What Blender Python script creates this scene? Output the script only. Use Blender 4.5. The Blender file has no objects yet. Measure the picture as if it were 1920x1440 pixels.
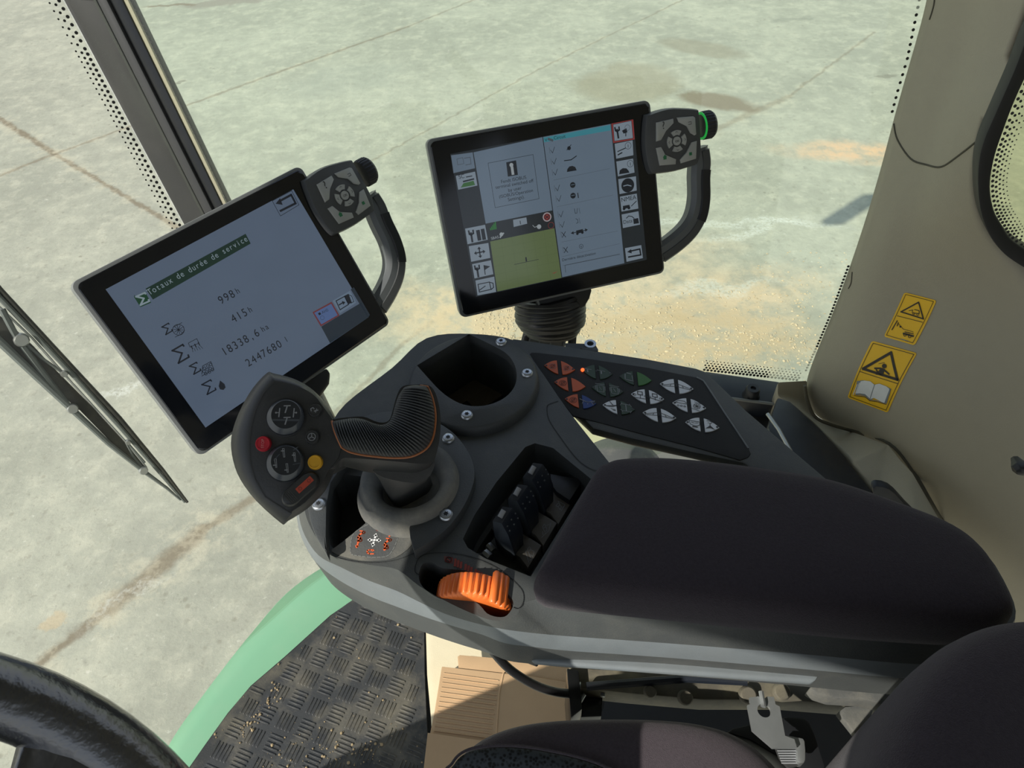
import bpy, bmesh, math, random
from mathutils import Vector as V, Matrix as M
random.seed(7)
sc = bpy.context.scene
C = sc.collection
CZ = 3.2                       # eye height above the yard (the cab floor is 2.1 m up)
FPX = 1331.0
R1 = M(((0.9986516, 0.0519138, 0.0), (-0.0382837, 0.7364533, -0.6754042), (-0.0350628, 0.6744935, 0.7374477)))
# ---------------------------------------------------------------- camera, light, exposure
cam = bpy.data.cameras.new('camera'); co = bpy.data.objects.new('camera', cam); C.objects.link(co)
cam.sensor_width = 36; cam.lens = 36*FPX/1920; cam.clip_start = 0.02; cam.clip_end = 200
co.matrix_world = M.Translation((0, 0, CZ)) @ R1.to_4x4()
sc.camera = co
sc.view_settings.view_transform = 'Standard'; sc.view_settings.look = 'None'
sc.view_settings.exposure = 0.0; sc.view_settings.gamma = 1.0; sc.view_settings.use_curve_mapping = False
SUN_DIR = V((0.95, 0.70, -0.90)).normalized()       # the way the light travels
sl = bpy.data.lights.new('sun', 'SUN'); so = bpy.data.objects.new('sun', sl); C.objects.link(so)
sl.energy = 5.6; sl.angle = math.radians(0.55); sl.color = (1.0, 0.955, 0.87)
so.rotation_euler = SUN_DIR.to_track_quat('-Z', 'Y').to_euler(); so.location = (-4, -3, 9)
w = bpy.data.worlds.new('sky'); sc.world = w; w.use_nodes = True
wn = w.node_tree.nodes; wl = w.node_tree.links
bg = wn['Background']; bg.inputs[1].default_value = 1.15
tc = wn.new('ShaderNodeTexCoord'); sx = wn.new('ShaderNodeSeparateXYZ'); rp = wn.new('ShaderNodeValToRGB')
wl.new(tc.outputs['Generated'], sx.inputs[0]); wl.new(sx.outputs[2], rp.inputs[0]); wl.new(rp.outputs[0], bg.inputs[0])
rp.color_ramp.elements[0].position = 0.0; rp.color_ramp.elements[0].color = (0.80, 0.82, 0.80, 1)
rp.color_ramp.elements[1].position = 0.7; rp.color_ramp.elements[1].color = (0.42, 0.53, 0.74, 1)

# ---------------------------------------------------------------- rays
def ray(px, py): return R1 @ V((px-960, -(py-720), -FPX))
def W(px, py, z):
    r = ray(px, py); p = r*(z/r.z); return V((p.x, p.y, p.z+CZ))
FW = V((-0.987, 0.158, 0)); RT = V((0.158, 0.987, 0)); UP = V((0, 0, 1))
DN = V((0.158, 0.987, -0.30))            # the cab side leans out towards the roof
def WP(px, py, d):
    r = ray(px, py); p = r*((d+0.09)/r.dot(DN)); return V((p.x, p.y, p.z+CZ))
class Frame:
    def __init__(s, o, x, n):
        s.o = V(o); s.n = V(n).normalized(); s.x = (V(x)-s.n*V(x).dot(s.n)).normalized(); s.y = s.n.cross(s.x)
    def hit(s, px, py, h=0.0):
        r = ray(px, py); c = V((0, 0, CZ)); t = (s.o+s.n*h-c).dot(s.n)/r.dot(s.n); return c+r*t
    def loc(s, px, py, h=0.0):
        p = s.hit(px, py, h)-s.o; return (p.dot(s.x), p.dot(s.y))
    def at(s, a, b, h=0.0): return s.o+s.x*a+s.y*b+s.n*h
def HF(z): return Frame((0, 0, z+CZ), (1, 0, 0), (0, 0, 1))
def cr(pts, ox, oy, k): return [(ox+a/k, oy+b/k) for a, b in pts]

# ---------------------------------------------------------------- materials
def nodes(name):
    m = bpy.data.materials.new(name); m.use_nodes = True
    nt = m.node_tree; return m, nt, nt.nodes['Principled BSDF']
def lin(c):
    return tuple(((v/255)/12.92 if v/255 <= 0.04045 else ((v/255+0.055)/1.055)**2.4) for v in c)
def mat(name, col, rough=0.6, metal=0.0, noise=0.12, nscale=60, bump=0.0, bscale=800, emit=None, estr=0, spec=0.5, dust=0.0, dcol=(0.35, 0.33, 0.25), sheen=0):
    m, nt, b = nodes(name); N = nt.nodes; L = nt.links
    b.inputs['Roughness'].default_value = rough; b.inputs['Metallic'].default_value = metal
    b.inputs['Specular IOR Level'].default_value = spec
    if sheen:
        b.inputs['Sheen Weight'].default_value = sheen; b.inputs['Sheen Roughness'].default_value = 0.5
    tcn = N.new('ShaderNodeTexCoord')
    nz = N.new('ShaderNodeTexNoise'); nz.inputs['Scale'].default_value = nscale; nz.inputs['Detail'].default_value = 5
    L.new(tcn.outputs['Object'], nz.inputs['Vector'])
    mx = N.new('ShaderNodeMix'); mx.data_type = 'RGBA'
    mx.inputs[6].default_value = tuple(c*(1-noise) for c in col)+(1,)
    mx.inputs[7].default_value = tuple(min(1, c*(1+noise)) for c in col)+(1,)
    L.new(nz.outputs[0], mx.inputs[0]); out = mx.outputs[2]
    if dust:
        n2 = N.new('ShaderNodeTexNoise'); n2.inputs['Scale'].default_value = 14; n2.inputs['Detail'].default_value = 8
        n2.inputs['Roughness'].default_value = 0.7
        L.new(tcn.outputs['Object'], n2.inputs['Vector'])
        rr = N.new('ShaderNodeMapRange'); rr.inputs[1].default_value = 0.45; rr.inputs[2].default_value = 0.8; rr.inputs[4].default_value = dust
        L.new(n2.outputs[0], rr.inputs[0])
        m2 = N.new('ShaderNodeMix'); m2.data_type = 'RGBA'; m2.inputs[7].default_value = dcol+(1,)
        L.new(rr.outputs[0], m2.inputs[0]); L.new(out, m2.inputs[6]); out = m2.outputs[2]
    L.new(out, b.inputs['Base Color'])
    if bump:
        n3 = N.new('ShaderNodeTexNoise'); n3.inputs['Scale'].default_value = bscale; n3.inputs['Detail'].default_value = 2
        L.new(tcn.outputs['Object'], n3.inputs['Vector'])
        bp = N.new('ShaderNodeBump'); bp.inputs['Strength'].default_value = bump; bp.inputs['Distance'].default_value = 0.0006
        L.new(n3.outputs[0], bp.inputs['Height']); L.new(bp.outputs[0], b.inputs['Normal'])
    if emit:
        b.inputs['Emission Color'].default_value = tuple(emit)+(1,); b.inputs['Emission Strength'].default_value = estr
    return m
def screen_mat(name, srgb, e=0.52):
    # a lit LCD pixel colour: glows, and has the gloss of the cover glass
    l = lin(srgb)
    m, nt, b = nodes(name)
    b.inputs['Base Color'].default_value = (0.012, 0.013, 0.015, 1); b.inputs['Roughness'].default_value = 0.12
    nz = nt.nodes.new('ShaderNodeTexNoise'); nz.inputs['Scale'].default_value = 5
    mx = nt.nodes.new('ShaderNodeMix'); mx.data_type = 'RGBA'
    mx.inputs[6].default_value = tuple(c*0.94 for c in l)+(1,); mx.inputs[7].default_value = tuple(c*1.04 for c in l)+(1,)
    nt.links.new(nz.outputs[0], mx.inputs[0]); nt.links.new(mx.outputs[2], b.inputs['Emission Color'])
    b.inputs['Emission Strength'].default_value = e
    return m
K = {}
K['plastic'] = mat('console_plastic', (0.055, 0.060, 0.060), 0.50, bump=0.35, bscale=900, dust=0.10, spec=0.45)
K['plastic_low'] = mat('console_band_plastic', (0.15, 0.17, 0.18), 0.42, bump=0.15, bscale=900, dust=0.08)
K['flange'] = mat('flange_plastic', (0.046, 0.051, 0.053), 0.52, bump=0.35, bscale=900, dust=0.10)
K['dusty'] = mat('dusty_plastic', (0.085, 0.088, 0.085), 0.7, bump=0.3, dust=0.75, dcol=(0.30, 0.28, 0.22))
K['black'] = mat('black_plastic', (0.012, 0.013, 0.015), 0.45, bump=0.1)
K['navy'] = mat('navy_black_panel', (0.010, 0.014, 0.022), 0.45, dust=0.06)
K['matte'] = mat('matte_black_plastic', (0.016, 0.017, 0.018), 0.8, bump=0.2)
K['grip'] = mat('rubber_grip', (0.030, 0.033, 0.035), 0.5, spec=0.5)
K['stick'] = mat('joystick_plastic', (0.030, 0.031, 0.031), 0.42, bump=0.15)
K['stick_side'] = mat('joystick_rim_plastic', (0.052, 0.053, 0.053), 0.4, bump=0.2)
K['fabric'] = mat('armrest_fabric', (0.037, 0.031, 0.038), 0.95, bump=0.9, bscale=1400, noise=0.3, nscale=500, sheen=0.12, spec=0.15)
K['seatfab'] = mat('seat_fabric', (0.062, 0.050, 0.058), 0.95, bump=0.9, bscale=1400, noise=0.3, nscale=500, sheen=0.25, spec=0.15)
K['glassblack'] = mat('black_cover_glass', (0.004, 0.005, 0.007), 0.10, noise=0.02, dust=0.012)
K['housing'] = mat('terminal_housing', (0.16, 0.17, 0.17), 0.4, bump=0.1)
K['pad_body'] = mat('terminal_pad_plastic', (0.060, 0.064, 0.066), 0.45, bump=0.1)
K['pad_key'] = mat('terminal_key_grey', (0.34, 0.35, 0.33), 0.45)
K['key_mark'] = mat('key_mark_dark', (0.03, 0.03, 0.03), 0.6)
K['key_green'] = mat('key_mark_green', (0.02, 0.16, 0.06), 0.6)
K['handle'] = mat('handle_grey', (0.11, 0.12, 0.125), 0.4)
K['orange'] = mat('orange_plastic', (0.78, 0.17, 0.03), 0.42, noise=0.06, bump=0.1)
K['oprint'] = mat('orange_print', (0.80, 0.13, 0.035), 0.6, noise=0.03)
K['rprint'] = mat('faded_red_print', (0.24, 0.035, 0.02), 0.6, noise=0.05)
K['wprint'] = mat('white_print', (0.75, 0.76, 0.76), 0.6, noise=0.03)
K['gprint'] = mat('grey_print', (0.22, 0.23, 0.24), 0.6, noise=0.05)
K['edge'] = mat('light_edge_line', (0.20, 0.21, 0.20), 0.6)
K['oline'] = mat('orange_seam_line', (0.30, 0.10, 0.03), 0.5)
K['red'] = mat('red_button', (0.45, 0.02, 0.035), 0.4, noise=0.03)
K['yellow'] = mat('yellow_button', (0.62, 0.33, 0.02), 0.4, noise=0.03)
K['clear'] = mat('smoky_button_cap', (0.020, 0.023, 0.028), 0.15, noise=0.05)
K['clear_side'] = mat('smoky_button_side', (0.06, 0.068, 0.08), 0.25)
K['screw'] = mat('zinc_screw', (0.46, 0.49, 0.52), 0.35, metal=0.85, noise=0.1, nscale=300)
K['b_orange'] = mat('key_orange', (0.50, 0.09, 0.02), 0.5, noise=0.03)
K['b_green'] = mat('key_green', (0.035, 0.13, 0.018), 0.5, noise=0.03)
K['b_dgreen'] = mat('key_dark_green', (0.018, 0.042, 0.020), 0.5, noise=0.03)
K['b_blue'] = mat('key_blue', (0.008, 0.035, 0.17), 0.5, noise=0.03)
K['b_white'] = mat('key_white', (0.62, 0.65, 0.68), 0.5, noise=0.03)
K['led'] = mat('led_red_lit', (0.8, 0.1, 0.03), 0.4, emit=(1.0, 0.10, 0.02), estr=2.2)
K['led_green'] = mat('led_green_lit', (0.02, 0.3, 0.05), 0.4, emit=(0.01, 0.45, 0.06), estr=0.5)
K['slate'] = mat('lever_slate_side', (0.050, 0.060, 0.070), 0.35)
K['tile'] = mat('lever_tile', (0.095, 0.085, 0.072), 0.6, dust=0.2)
K['bin_floor'] = mat('bin_floor_brown', (0.10, 0.078, 0.055), 0.7, dust=0.1)
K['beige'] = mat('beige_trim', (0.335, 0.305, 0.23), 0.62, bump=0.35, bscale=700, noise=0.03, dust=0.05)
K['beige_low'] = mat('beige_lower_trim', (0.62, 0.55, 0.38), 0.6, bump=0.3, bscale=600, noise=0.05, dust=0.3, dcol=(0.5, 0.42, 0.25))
K['seam'] = mat('seam_dark', (0.07, 0.065, 0.045), 0.8)
K['st_yellow'] = mat('sticker_yellow', (0.85, 0.50, 0.01), 0.45, noise=0.04)
K['st_black'] = mat('sticker_black', (0.02, 0.015, 0.01), 0.5)
K['st_white'] = mat('sticker_white', (0.70, 0.72, 0.72), 0.5)
K['st_grey'] = mat('sticker_grey', (0.22, 0.25, 0.26), 0.5)
K['rubber'] = mat('black_rubber', (0.010, 0.011, 0.012), 0.5)
K['gasket'] = mat('grey_glass_edge', (0.022, 0.0225, 0.022), 0.6, noise=0.25, nscale=14, dust=0.03)
K['frit'] = mat('frit_black', (0.012, 0.012, 0.012), 0.5)
K['green'] = mat('green_painted_panel', (0.22, 0.46, 0.29), 0.4, noise=0.05, nscale=10, dust=0.15, dcol=(0.4, 0.48, 0.36))
K['mat'] = mat('rubber_floor_mat', (0.028, 0.030, 0.031), 0.6, noise=0.35, nscale=40, bump=0.5, bscale=500, dust=0.55, dcol=(0.26, 0.23, 0.16))
K['card'] = mat('cardboard', (0.50, 0.33, 0.18), 0.85, noise=0.12, nscale=25, bump=0.2)
K['steel'] = mat('galvanised_steel', (0.42, 0.44, 0.44), 0.38, metal=0.75, noise=0.2, nscale=60, dust=0.15)
K['dirty_steel'] = mat('dirty_seat_frame', (0.12, 0.11, 0.085), 0.6, metal=0.2, noise=0.3, nscale=40, dust=0.8, dcol=(0.34, 0.30, 0.19))
K['chrome_black'] = mat('glossy_black_metal', (0.008, 0.009, 0.010), 0.22, metal=0.0, dust=0.02)
K['leather'] = mat('wheel_leather', (0.010, 0.012, 0.016), 0.27, noise=0.15, nscale=50, bump=1.0, bscale=240, spec=1.0)
K['cable'] = mat('black_cable', (0.014, 0.014, 0.015), 0.4)
K['wiper'] = mat('wiper_grey', (0.13, 0.15, 0.15), 0.45)
K['wiper_black'] = mat('wiper_black', (0.03, 0.032, 0.03), 0.6, dust=0.2)
K['belt'] = mat('seat_belt_webbing', (0.03, 0.03, 0.03), 0.8)
K['crumb'] = mat('dry_soil_crumbs', (0.34, 0.26, 0.15), 0.95, noise=0.4, nscale=60)
K['ceil'] = mat('ceiling_lining', (0.20, 0.19, 0.17), 0.9)
K['mesh_fab'] = mat('black_spacer_mesh', (0.018, 0.022, 0.027), 0.6)
_l = K['leather'].node_tree.nodes['Principled BSDF']; _l.inputs['Coat Weight'].default_value = 0.8; _l.inputs['Coat Roughness'].default_value = 0.22
def mesh_weave():
    m = K['mesh_fab']; nt = m.node_tree; N = nt.nodes; L = nt.links; b = N['Principled BSDF']
    tcn = N.new('ShaderNodeTexCoord'); vr = N.new('ShaderNodeTexVoronoi'); vr.inputs['Scale'].default_value = 330
    L.new(tcn.outputs['Object'], vr.inputs['Vector'])
    r = N.new('ShaderNodeValToRGB'); r.color_ramp.elements[0].color = (0.002, 0.003, 0.004, 1); r.color_ramp.elements[1].color = (0.055, 0.066, 0.08, 1)
    r.color_ramp.elements[0].position = 0.25; r.color_ramp.elements[1].position = 0.6
    L.new(vr.outputs['Distance'], r.inputs[0]); L.new(r.outputs[0], b.inputs['Base Color'])
mesh_weave()
def glass_mat(name, tint, ior=1.16):
    m = bpy.data.materials.new(name); m.use_nodes = True; nt = m.node_tree; N = nt.nodes; L = nt.links
    N.remove(N['Principled BSDF']); out = N['Material Output']
    t = N.new('ShaderNodeBsdfTransparent'); t.inputs[0].default_value = tint+(1,)
    g = N.new('ShaderNodeBsdfGlossy'); g.inputs['Roughness'].default_value = 0.02
    d = N.new('ShaderNodeBsdfDiffuse'); d.inputs[0].default_value = (0.7, 0.7, 0.65, 1)
    lw = N.new('ShaderNodeLayerWeight'); lw.inputs[0].default_value = 0.5
    pw = N.new('ShaderNodeMath'); pw.operation = 'POWER'; pw.inputs[1].default_value = 5.0; L.new(lw.outputs['Facing'], pw.inputs[0])
    f = N.new('ShaderNodeMath'); f.operation = 'MULTIPLY_ADD'; f.inputs[1].default_value = (ior-1)*2; f.inputs[2].default_value = (ior-1)*0.15; L.new(pw.outputs[0], f.inputs[0])
    nz = N.new('ShaderNodeTexNoise'); nz.inputs['Scale'].default_value = 3.0
    mr = N.new('ShaderNodeMapRange'); mr.inputs[3].default_value = 0.0; mr.inputs[4].default_value = 0.02
    L.new(nz.outputs[0], mr.inputs[0])
    a = N.new('ShaderNodeMixShader'); b2 = N.new('ShaderNodeMixShader')
    L.new(f.outputs[0], a.inputs[0]); L.new(t.outputs[0], a.inputs[1]); L.new(g.outputs[0], a.inputs[2])
    L.new(mr.outputs[0], b2.inputs[0]); L.new(a.outputs[0], b2.inputs[1]); L.new(d.outputs[0], b2.inputs[2])
    L.new(b2.outputs[0], out.inputs[0]); return m
K['glass_side'] = glass_mat('side_window_glass', (0.93, 0.965, 0.90))
K['glass_rear'] = glass_mat('tinted_rear_glass', (0.80, 0.82, 0.66))
K['glass_front'] = glass_mat('windshield_glass', (0.95, 0.945, 0.91), 1.05)

# ---------------------------------------------------------------- mesh helpers
def tag(o, label=None, cat=None, group=None, kind=None):
    if label: o['label'] = label
    if cat: o['category'] = cat
    if group: o['group'] = group
    if kind: o['kind'] = kind
    return o
def thing(name, loc, label, cat, group=None):
    o = bpy.data.objects.new(name, None); C.objects.link(o); o.location = loc; o.empty_display_size = 0.05
    return tag(o, label, cat, group)
def mkobj(name, bm, m, parent=None, bevel=0.0, segs=2, ang=35, sharp=42, recalc=True):
    if recalc: bmesh.ops.recalc_face_normals(bm, faces=bm.faces)
    if bevel:
        es = [e for e in bm.edges if len(e.link_faces) == 2 and e.calc_face_angle(0) > math.radians(ang)]
        if es: bmesh.ops.bevel(bm, geom=es, offset=bevel, segments=segs, affect='EDGES', clamp_overlap=True, profile=0.6)
    for f in bm.faces: f.smooth = True
    for e in bm.edges:
        if len(e.link_faces) == 2 and e.calc_face_angle(0) > math.radians(sharp): e.smooth = False
    me = bpy.data.meshes.new(name); 
    org = None
    if parent is not None:
        org = parent.matrix_world.copy() if parent.parent is None else None
        pw = world_loc(parent)
    else:
        c = V((0, 0, 0))
        for v in bm.verts: c += v.co
        pw = c/max(1, len(bm.verts)); pw.z = min(v.co.z for v in bm.verts) if len(bm.verts) else 0
    for v in bm.verts: v.co -= pw
    bm.to_mesh(me); bm.free()
    o = bpy.data.objects.new(name, me); C.objects.link(o)
    for mm in (m if isinstance(m, (list, tuple)) else [m]): me.materials.append(mm)
    if parent is not None: o.parent = parent
    else: o.location = pw
    return o
def world_loc(o):
    p = V((0, 0, 0)); q = o
    while q is not None: p += q.location; q = q.parent
    return p
def ring_faces(bm, a, b, mi=0):
    n = len(a)
    for i in range(n):
        j = (i+1) % n
        try:
            f = bm.faces.new((a[i], a[j], b[j], b[i])); f.material_index = mi
        except ValueError: pass
def loft(bm, rings, cap0=True, cap1=True, mi=0):
    vs = [[bm.verts.new(p) for p in r] for r in rings]
    for a, b in zip(vs, vs[1:]): ring_faces(bm, a, b, mi)
    for flag, r in ((cap0, vs[0]), (cap1, vs[-1])):
        if flag and len(r) > 2:
            f = bm.faces.new(r); f.material_index = mi; f.normal_update()
            if len(r) > 4: bmesh.ops.triangulate(bm, faces=[f])
    return vs
def slab(bm, pts, off, mi=0):                       # closed prism: outline, and the same outline moved by off
    off = V(off)
    return loft(bm, [[V(p) for p in pts], [V(p)+off for p in pts]], mi=mi)
def catmull(pts, n=6, closed=True):
    P = [V(p) if len(p) == 3 else V((p[0], p[1], 0)) for p in pts]; N_ = len(P); out = []
    rng = range(N_ if closed else N_-1)
    for i in rng:
        if closed: p0, p1, p2, p3 = P[i-1], P[i], P[(i+1) % N_], P[(i+2) % N_]
        else: p0, p1, p2, p3 = P[max(i-1, 0)], P[i], P[i+1], P[min(i+2, N_-1)]
        for k in range(n):
            t = k/n
            out.append(0.5*((2*p1)+(p2-p0)*t+(2*p0-5*p1+4*p2-p3)*t*t+(3*p1-p0-3*p2+p3)*t**3))
    if not closed: out.append(P[-1].copy())
    return out
def cm2(pts, n=5, closed=True): return [(p.x, p.y) for p in catmull(pts, n, closed)]
def inset(pts, d, up=None):
    # move a closed horizontal outline inward by d
    n = len(pts); area = sum(pts[i].x*pts[(i+1) % n].y-pts[(i+1) % n].x*pts[i].y for i in range(n)); s = 1 if area > 0 else -1
    out = []
    for i in range(n):
        t = (pts[(i+1) % n]-pts[i-1]); t.z = 0
        if t.length < 1e-9: out.append(pts[i].copy()); continue
        t.normalize(); out.append(pts[i]+V((-t.y, t.x, 0))*d*s)
    return out
def tube(bm, path, rad, seg=12, caps=True, prof=None, up=(0, 0, 1), mi=0):
    path = [V(p) for p in path]; n = len(path)
    rad = rad if isinstance(rad, (list, tuple)) else [rad]*n
    rings = []; t0 = (path[1]-path[0]).normalized(); u = V(up)-t0*V(up).dot(t0)
    if u.length < 1e-4: u = V((1, 0, 0))-t0*t0.x
    u.normalize()
    for i, p in enumerate(path):
        t = (path[min(i+1, n-1)]-path[max(i-1, 0)]).normalized()
        u = (u-t*u.dot(t)).normalized(); v = t.cross(u); r = rad[i]
        if prof: rings.append([p+u*(a*r)+v*(b*r) for a, b in prof])
        else: rings.append([p+u*(r*math.cos(2*math.pi*k/seg))+v*(r*math.sin(2*math.pi*k/seg)) for k in range(seg)])
    return loft(bm, rings, caps, caps, mi)
def lathe(bm, fr, prof, seg=48, cx=0, cy=0, mi=0, cap0=False, cap1=False):
    rings = [[fr.at(cx+r*math.cos(2*math.pi*k/seg), cy+r*math.sin(2*math.pi*k/seg), h) for k in range(seg)] for r, h in prof]
    return loft(bm, rings, cap0, cap1, mi)
def box(bm, c, sx_, sy_, sz_, ax=None, mi=0):
    X, Y, Z = ax if ax else (V((1, 0, 0)), V((0, 1, 0)), V((0, 0, 1))); c = V(c)
    q = [c+X*(a*sx_/2)+Y*(b*sy_/2)-Z*(sz_/2) for a, b in ((-1, -1), (1, -1), (1, 1), (-1, 1))]
    return slab(bm, q, Z*sz_, mi)
def cutbox(o, polys):
    # cut vertical wells (outline in the world, z0, z1) out of an object
    bm = bmesh.new()
    for pts, z0, z1 in polys: slab(bm, [V((p.x, p.y, z0+CZ)) for p in pts], (0, 0, z1-z0))
    bmesh.ops.recalc_face_normals(bm, faces=bm.faces)
    me = bpy.data.meshes.new('cut'); bm.to_mesh(me); bm.free(); c = bpy.data.objects.new('cut', me); C.objects.link(c)
    md = o.modifiers.new('b', 'BOOLEAN'); md.operation = 'DIFFERENCE'; md.object = c; md.solver = 'EXACT'
    bpy.context.view_layer.update()
    dg = bpy.context.evaluated_depsgraph_get(); nm = bpy.data.meshes.new_from_object(o.evaluated_get(dg))
    o.modifiers.clear(); o.data = nm; bpy.data.objects.remove(c)
    b = bmesh.new(); b.from_mesh(nm)
    for f in b.faces: f.smooth = True
    for e in b.edges: e.smooth = not (len(e.link_faces) == 2 and e.calc_face_angle(0) > math.radians(40))
    b.to_mesh(nm); b.free()
_T = {}
def text_mesh(s):
    if s in _T: return _T[s]
    cu = bpy.data.curves.new('t', 'FONT'); cu.body = s; o = bpy.data.objects.new('t', cu); C.objects.link(o)
    bpy.context.view_layer.update(); dg = bpy.context.evaluated_depsgraph_get()
    me = bpy.data.meshes.new_from_object(o.evaluated_get(dg))
    vs = [(v.co.x, v.co.y) for v in me.vertices]; fs = [tuple(p.vertices) for p in me.polygons]
    bpy.data.objects.remove(o); bpy.data.curves.remove(cu); bpy.data.meshes.remove(me)
    _T[s] = (vs, fs); return _T[s]
def dome(base, spec, spine):
    # rings that close over a cushion: (share of the way to the spine, height)
    a, b = spine; d = b-a; out = []
    for f, z in spec:
        r = []
        for p in base:
            t = max(0, min(1, (p-a).dot(d)/d.dot(d))); q = a+d*t; v = p.lerp(q, f); r.append(V((v.x, v.y, z+CZ)))
        out.append(r)
    return out
class Canvas:
    """flat printing on a plane: everything ends in one mesh"""
    def __init__(s, fr, base=0.0004, step=0.00012):
        s.fr = fr; s.bm = bmesh.new(); s.m = []; s.base = base; s.step = step
    def mi(s, m):
        if m not in s.m: s.m.append(m)
        return s.m.index(m)
    def lp(s, p): return s.fr.loc(p[0], p[1], s.base)
    def polyl(s, pts, m, layer=0):
        vs = [s.bm.verts.new(s.fr.at(a, b, s.base+layer*s.step)) for a, b in pts]
        f = s.bm.faces.new(vs); f.material_index = s.mi(m); f.normal_update()
        if len(vs) > 4: bmesh.ops.triangulate(s.bm, faces=[f])
    def poly(s, pts, m, layer=0): s.polyl([s.lp(p) for p in pts], m, layer)
    def linel(s, pts, w, m, layer=0, closed=False):
        P = [V((a, b, 0)) for a, b in pts]
        if closed: P.append(P[0])
        for a, b in zip(P, P[1:]):
            t = b-a
            if t.length < 1e-7: continue
            t.normalize(); nn = V((-t.y, t.x, 0))*w/2; e = t*w*0.4
            s.polyl([(q.x, q.y) for q in (a-e-nn, b+e-nn, b+e+nn, a-e+nn)], m, layer)
    def line(s, pts, w, m, layer=0, closed=False): s.linel([s.lp(p) for p in pts], w, m, layer, closed)
    def circ(s, p, r, m, layer=0, seg=24, w=None):
        a, b = s.lp(p); s.circl(a, b, r, m, layer, seg, w)
    def circl(s, a, b, r, m, layer=0, seg=24, w=None):
        pts = [(a+r*math.cos(2*math.pi*k/seg), b+r*math.sin(2*math.pi*k/seg)) for k in range(seg)]
        if w: s.linel(pts, w, m, layer, True)
        else: s.polyl(pts, m, layer)
    def textl(s, t, p0, p1, m, layer=2, hs=1.0):
        vs, fs = text_mesh(t)
        x0 = min(v[0] for v in vs); x1 = max(v[0] for v in vs)
        d = V((p1[0]-p0[0], p1[1]-p0[1], 0)); k = d.length/(x1-x0); u = d.normalized(); n = V((-u.y, u.x, 0))
        B = [s.bm.verts.new(s.fr.at(p0[0]+u.x*(x-x0)*k+n.x*y*k*hs, p0[1]+u.y*(x-x0)*k+n.y*y*k*hs, s.base+layer*s.step)) for x, y in vs]
        for f in fs:
            try: g = s.bm.faces.new([B[i] for i in f]); g.material_index = s.mi(m)
            except ValueError: pass
    def mono(s, t, p0, p1, m, layer=2, wf_=.62):
        # evenly spaced lettering: one cell per character
        a, b = V(s.lp(p0)+(0,)), V(s.lp(p1)+(0,)); n = len(t); st = (b-a)/n; u = st.normalized(); nn = V((-u.y, u.x, 0))
        for i, ch in enumerate(t):
            if ch == ' ': continue
            vs, fs = text_mesh(ch); x0 = min(v[0] for v in vs); x1 = max(v[0] for v in vs); k = st.length*1.62
            o_ = a+st*(i+.5)-u*((x0+x1)/2*k)
            B = [s.bm.verts.new(s.fr.at((o_+u*x*k+nn*y*k*1.15).x, (o_+u*x*k+nn*y*k*1.15).y, s.base+layer*s.step)) for x, y in vs]
            for f in fs:
                try: g = s.bm.faces.new([B[j] for j in f]); g.material_index = s.mi(m)
                except ValueError: pass
    def text(s, t, p0, p1, m, layer=2, hs=1.0): s.textl(t, s.lp(p0), s.lp(p1), m, layer, hs)
    def done(s, name, parent=None):
        return mkobj(name, s.bm, s.m, parent, recalc=False)

exec_parts = []
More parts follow.
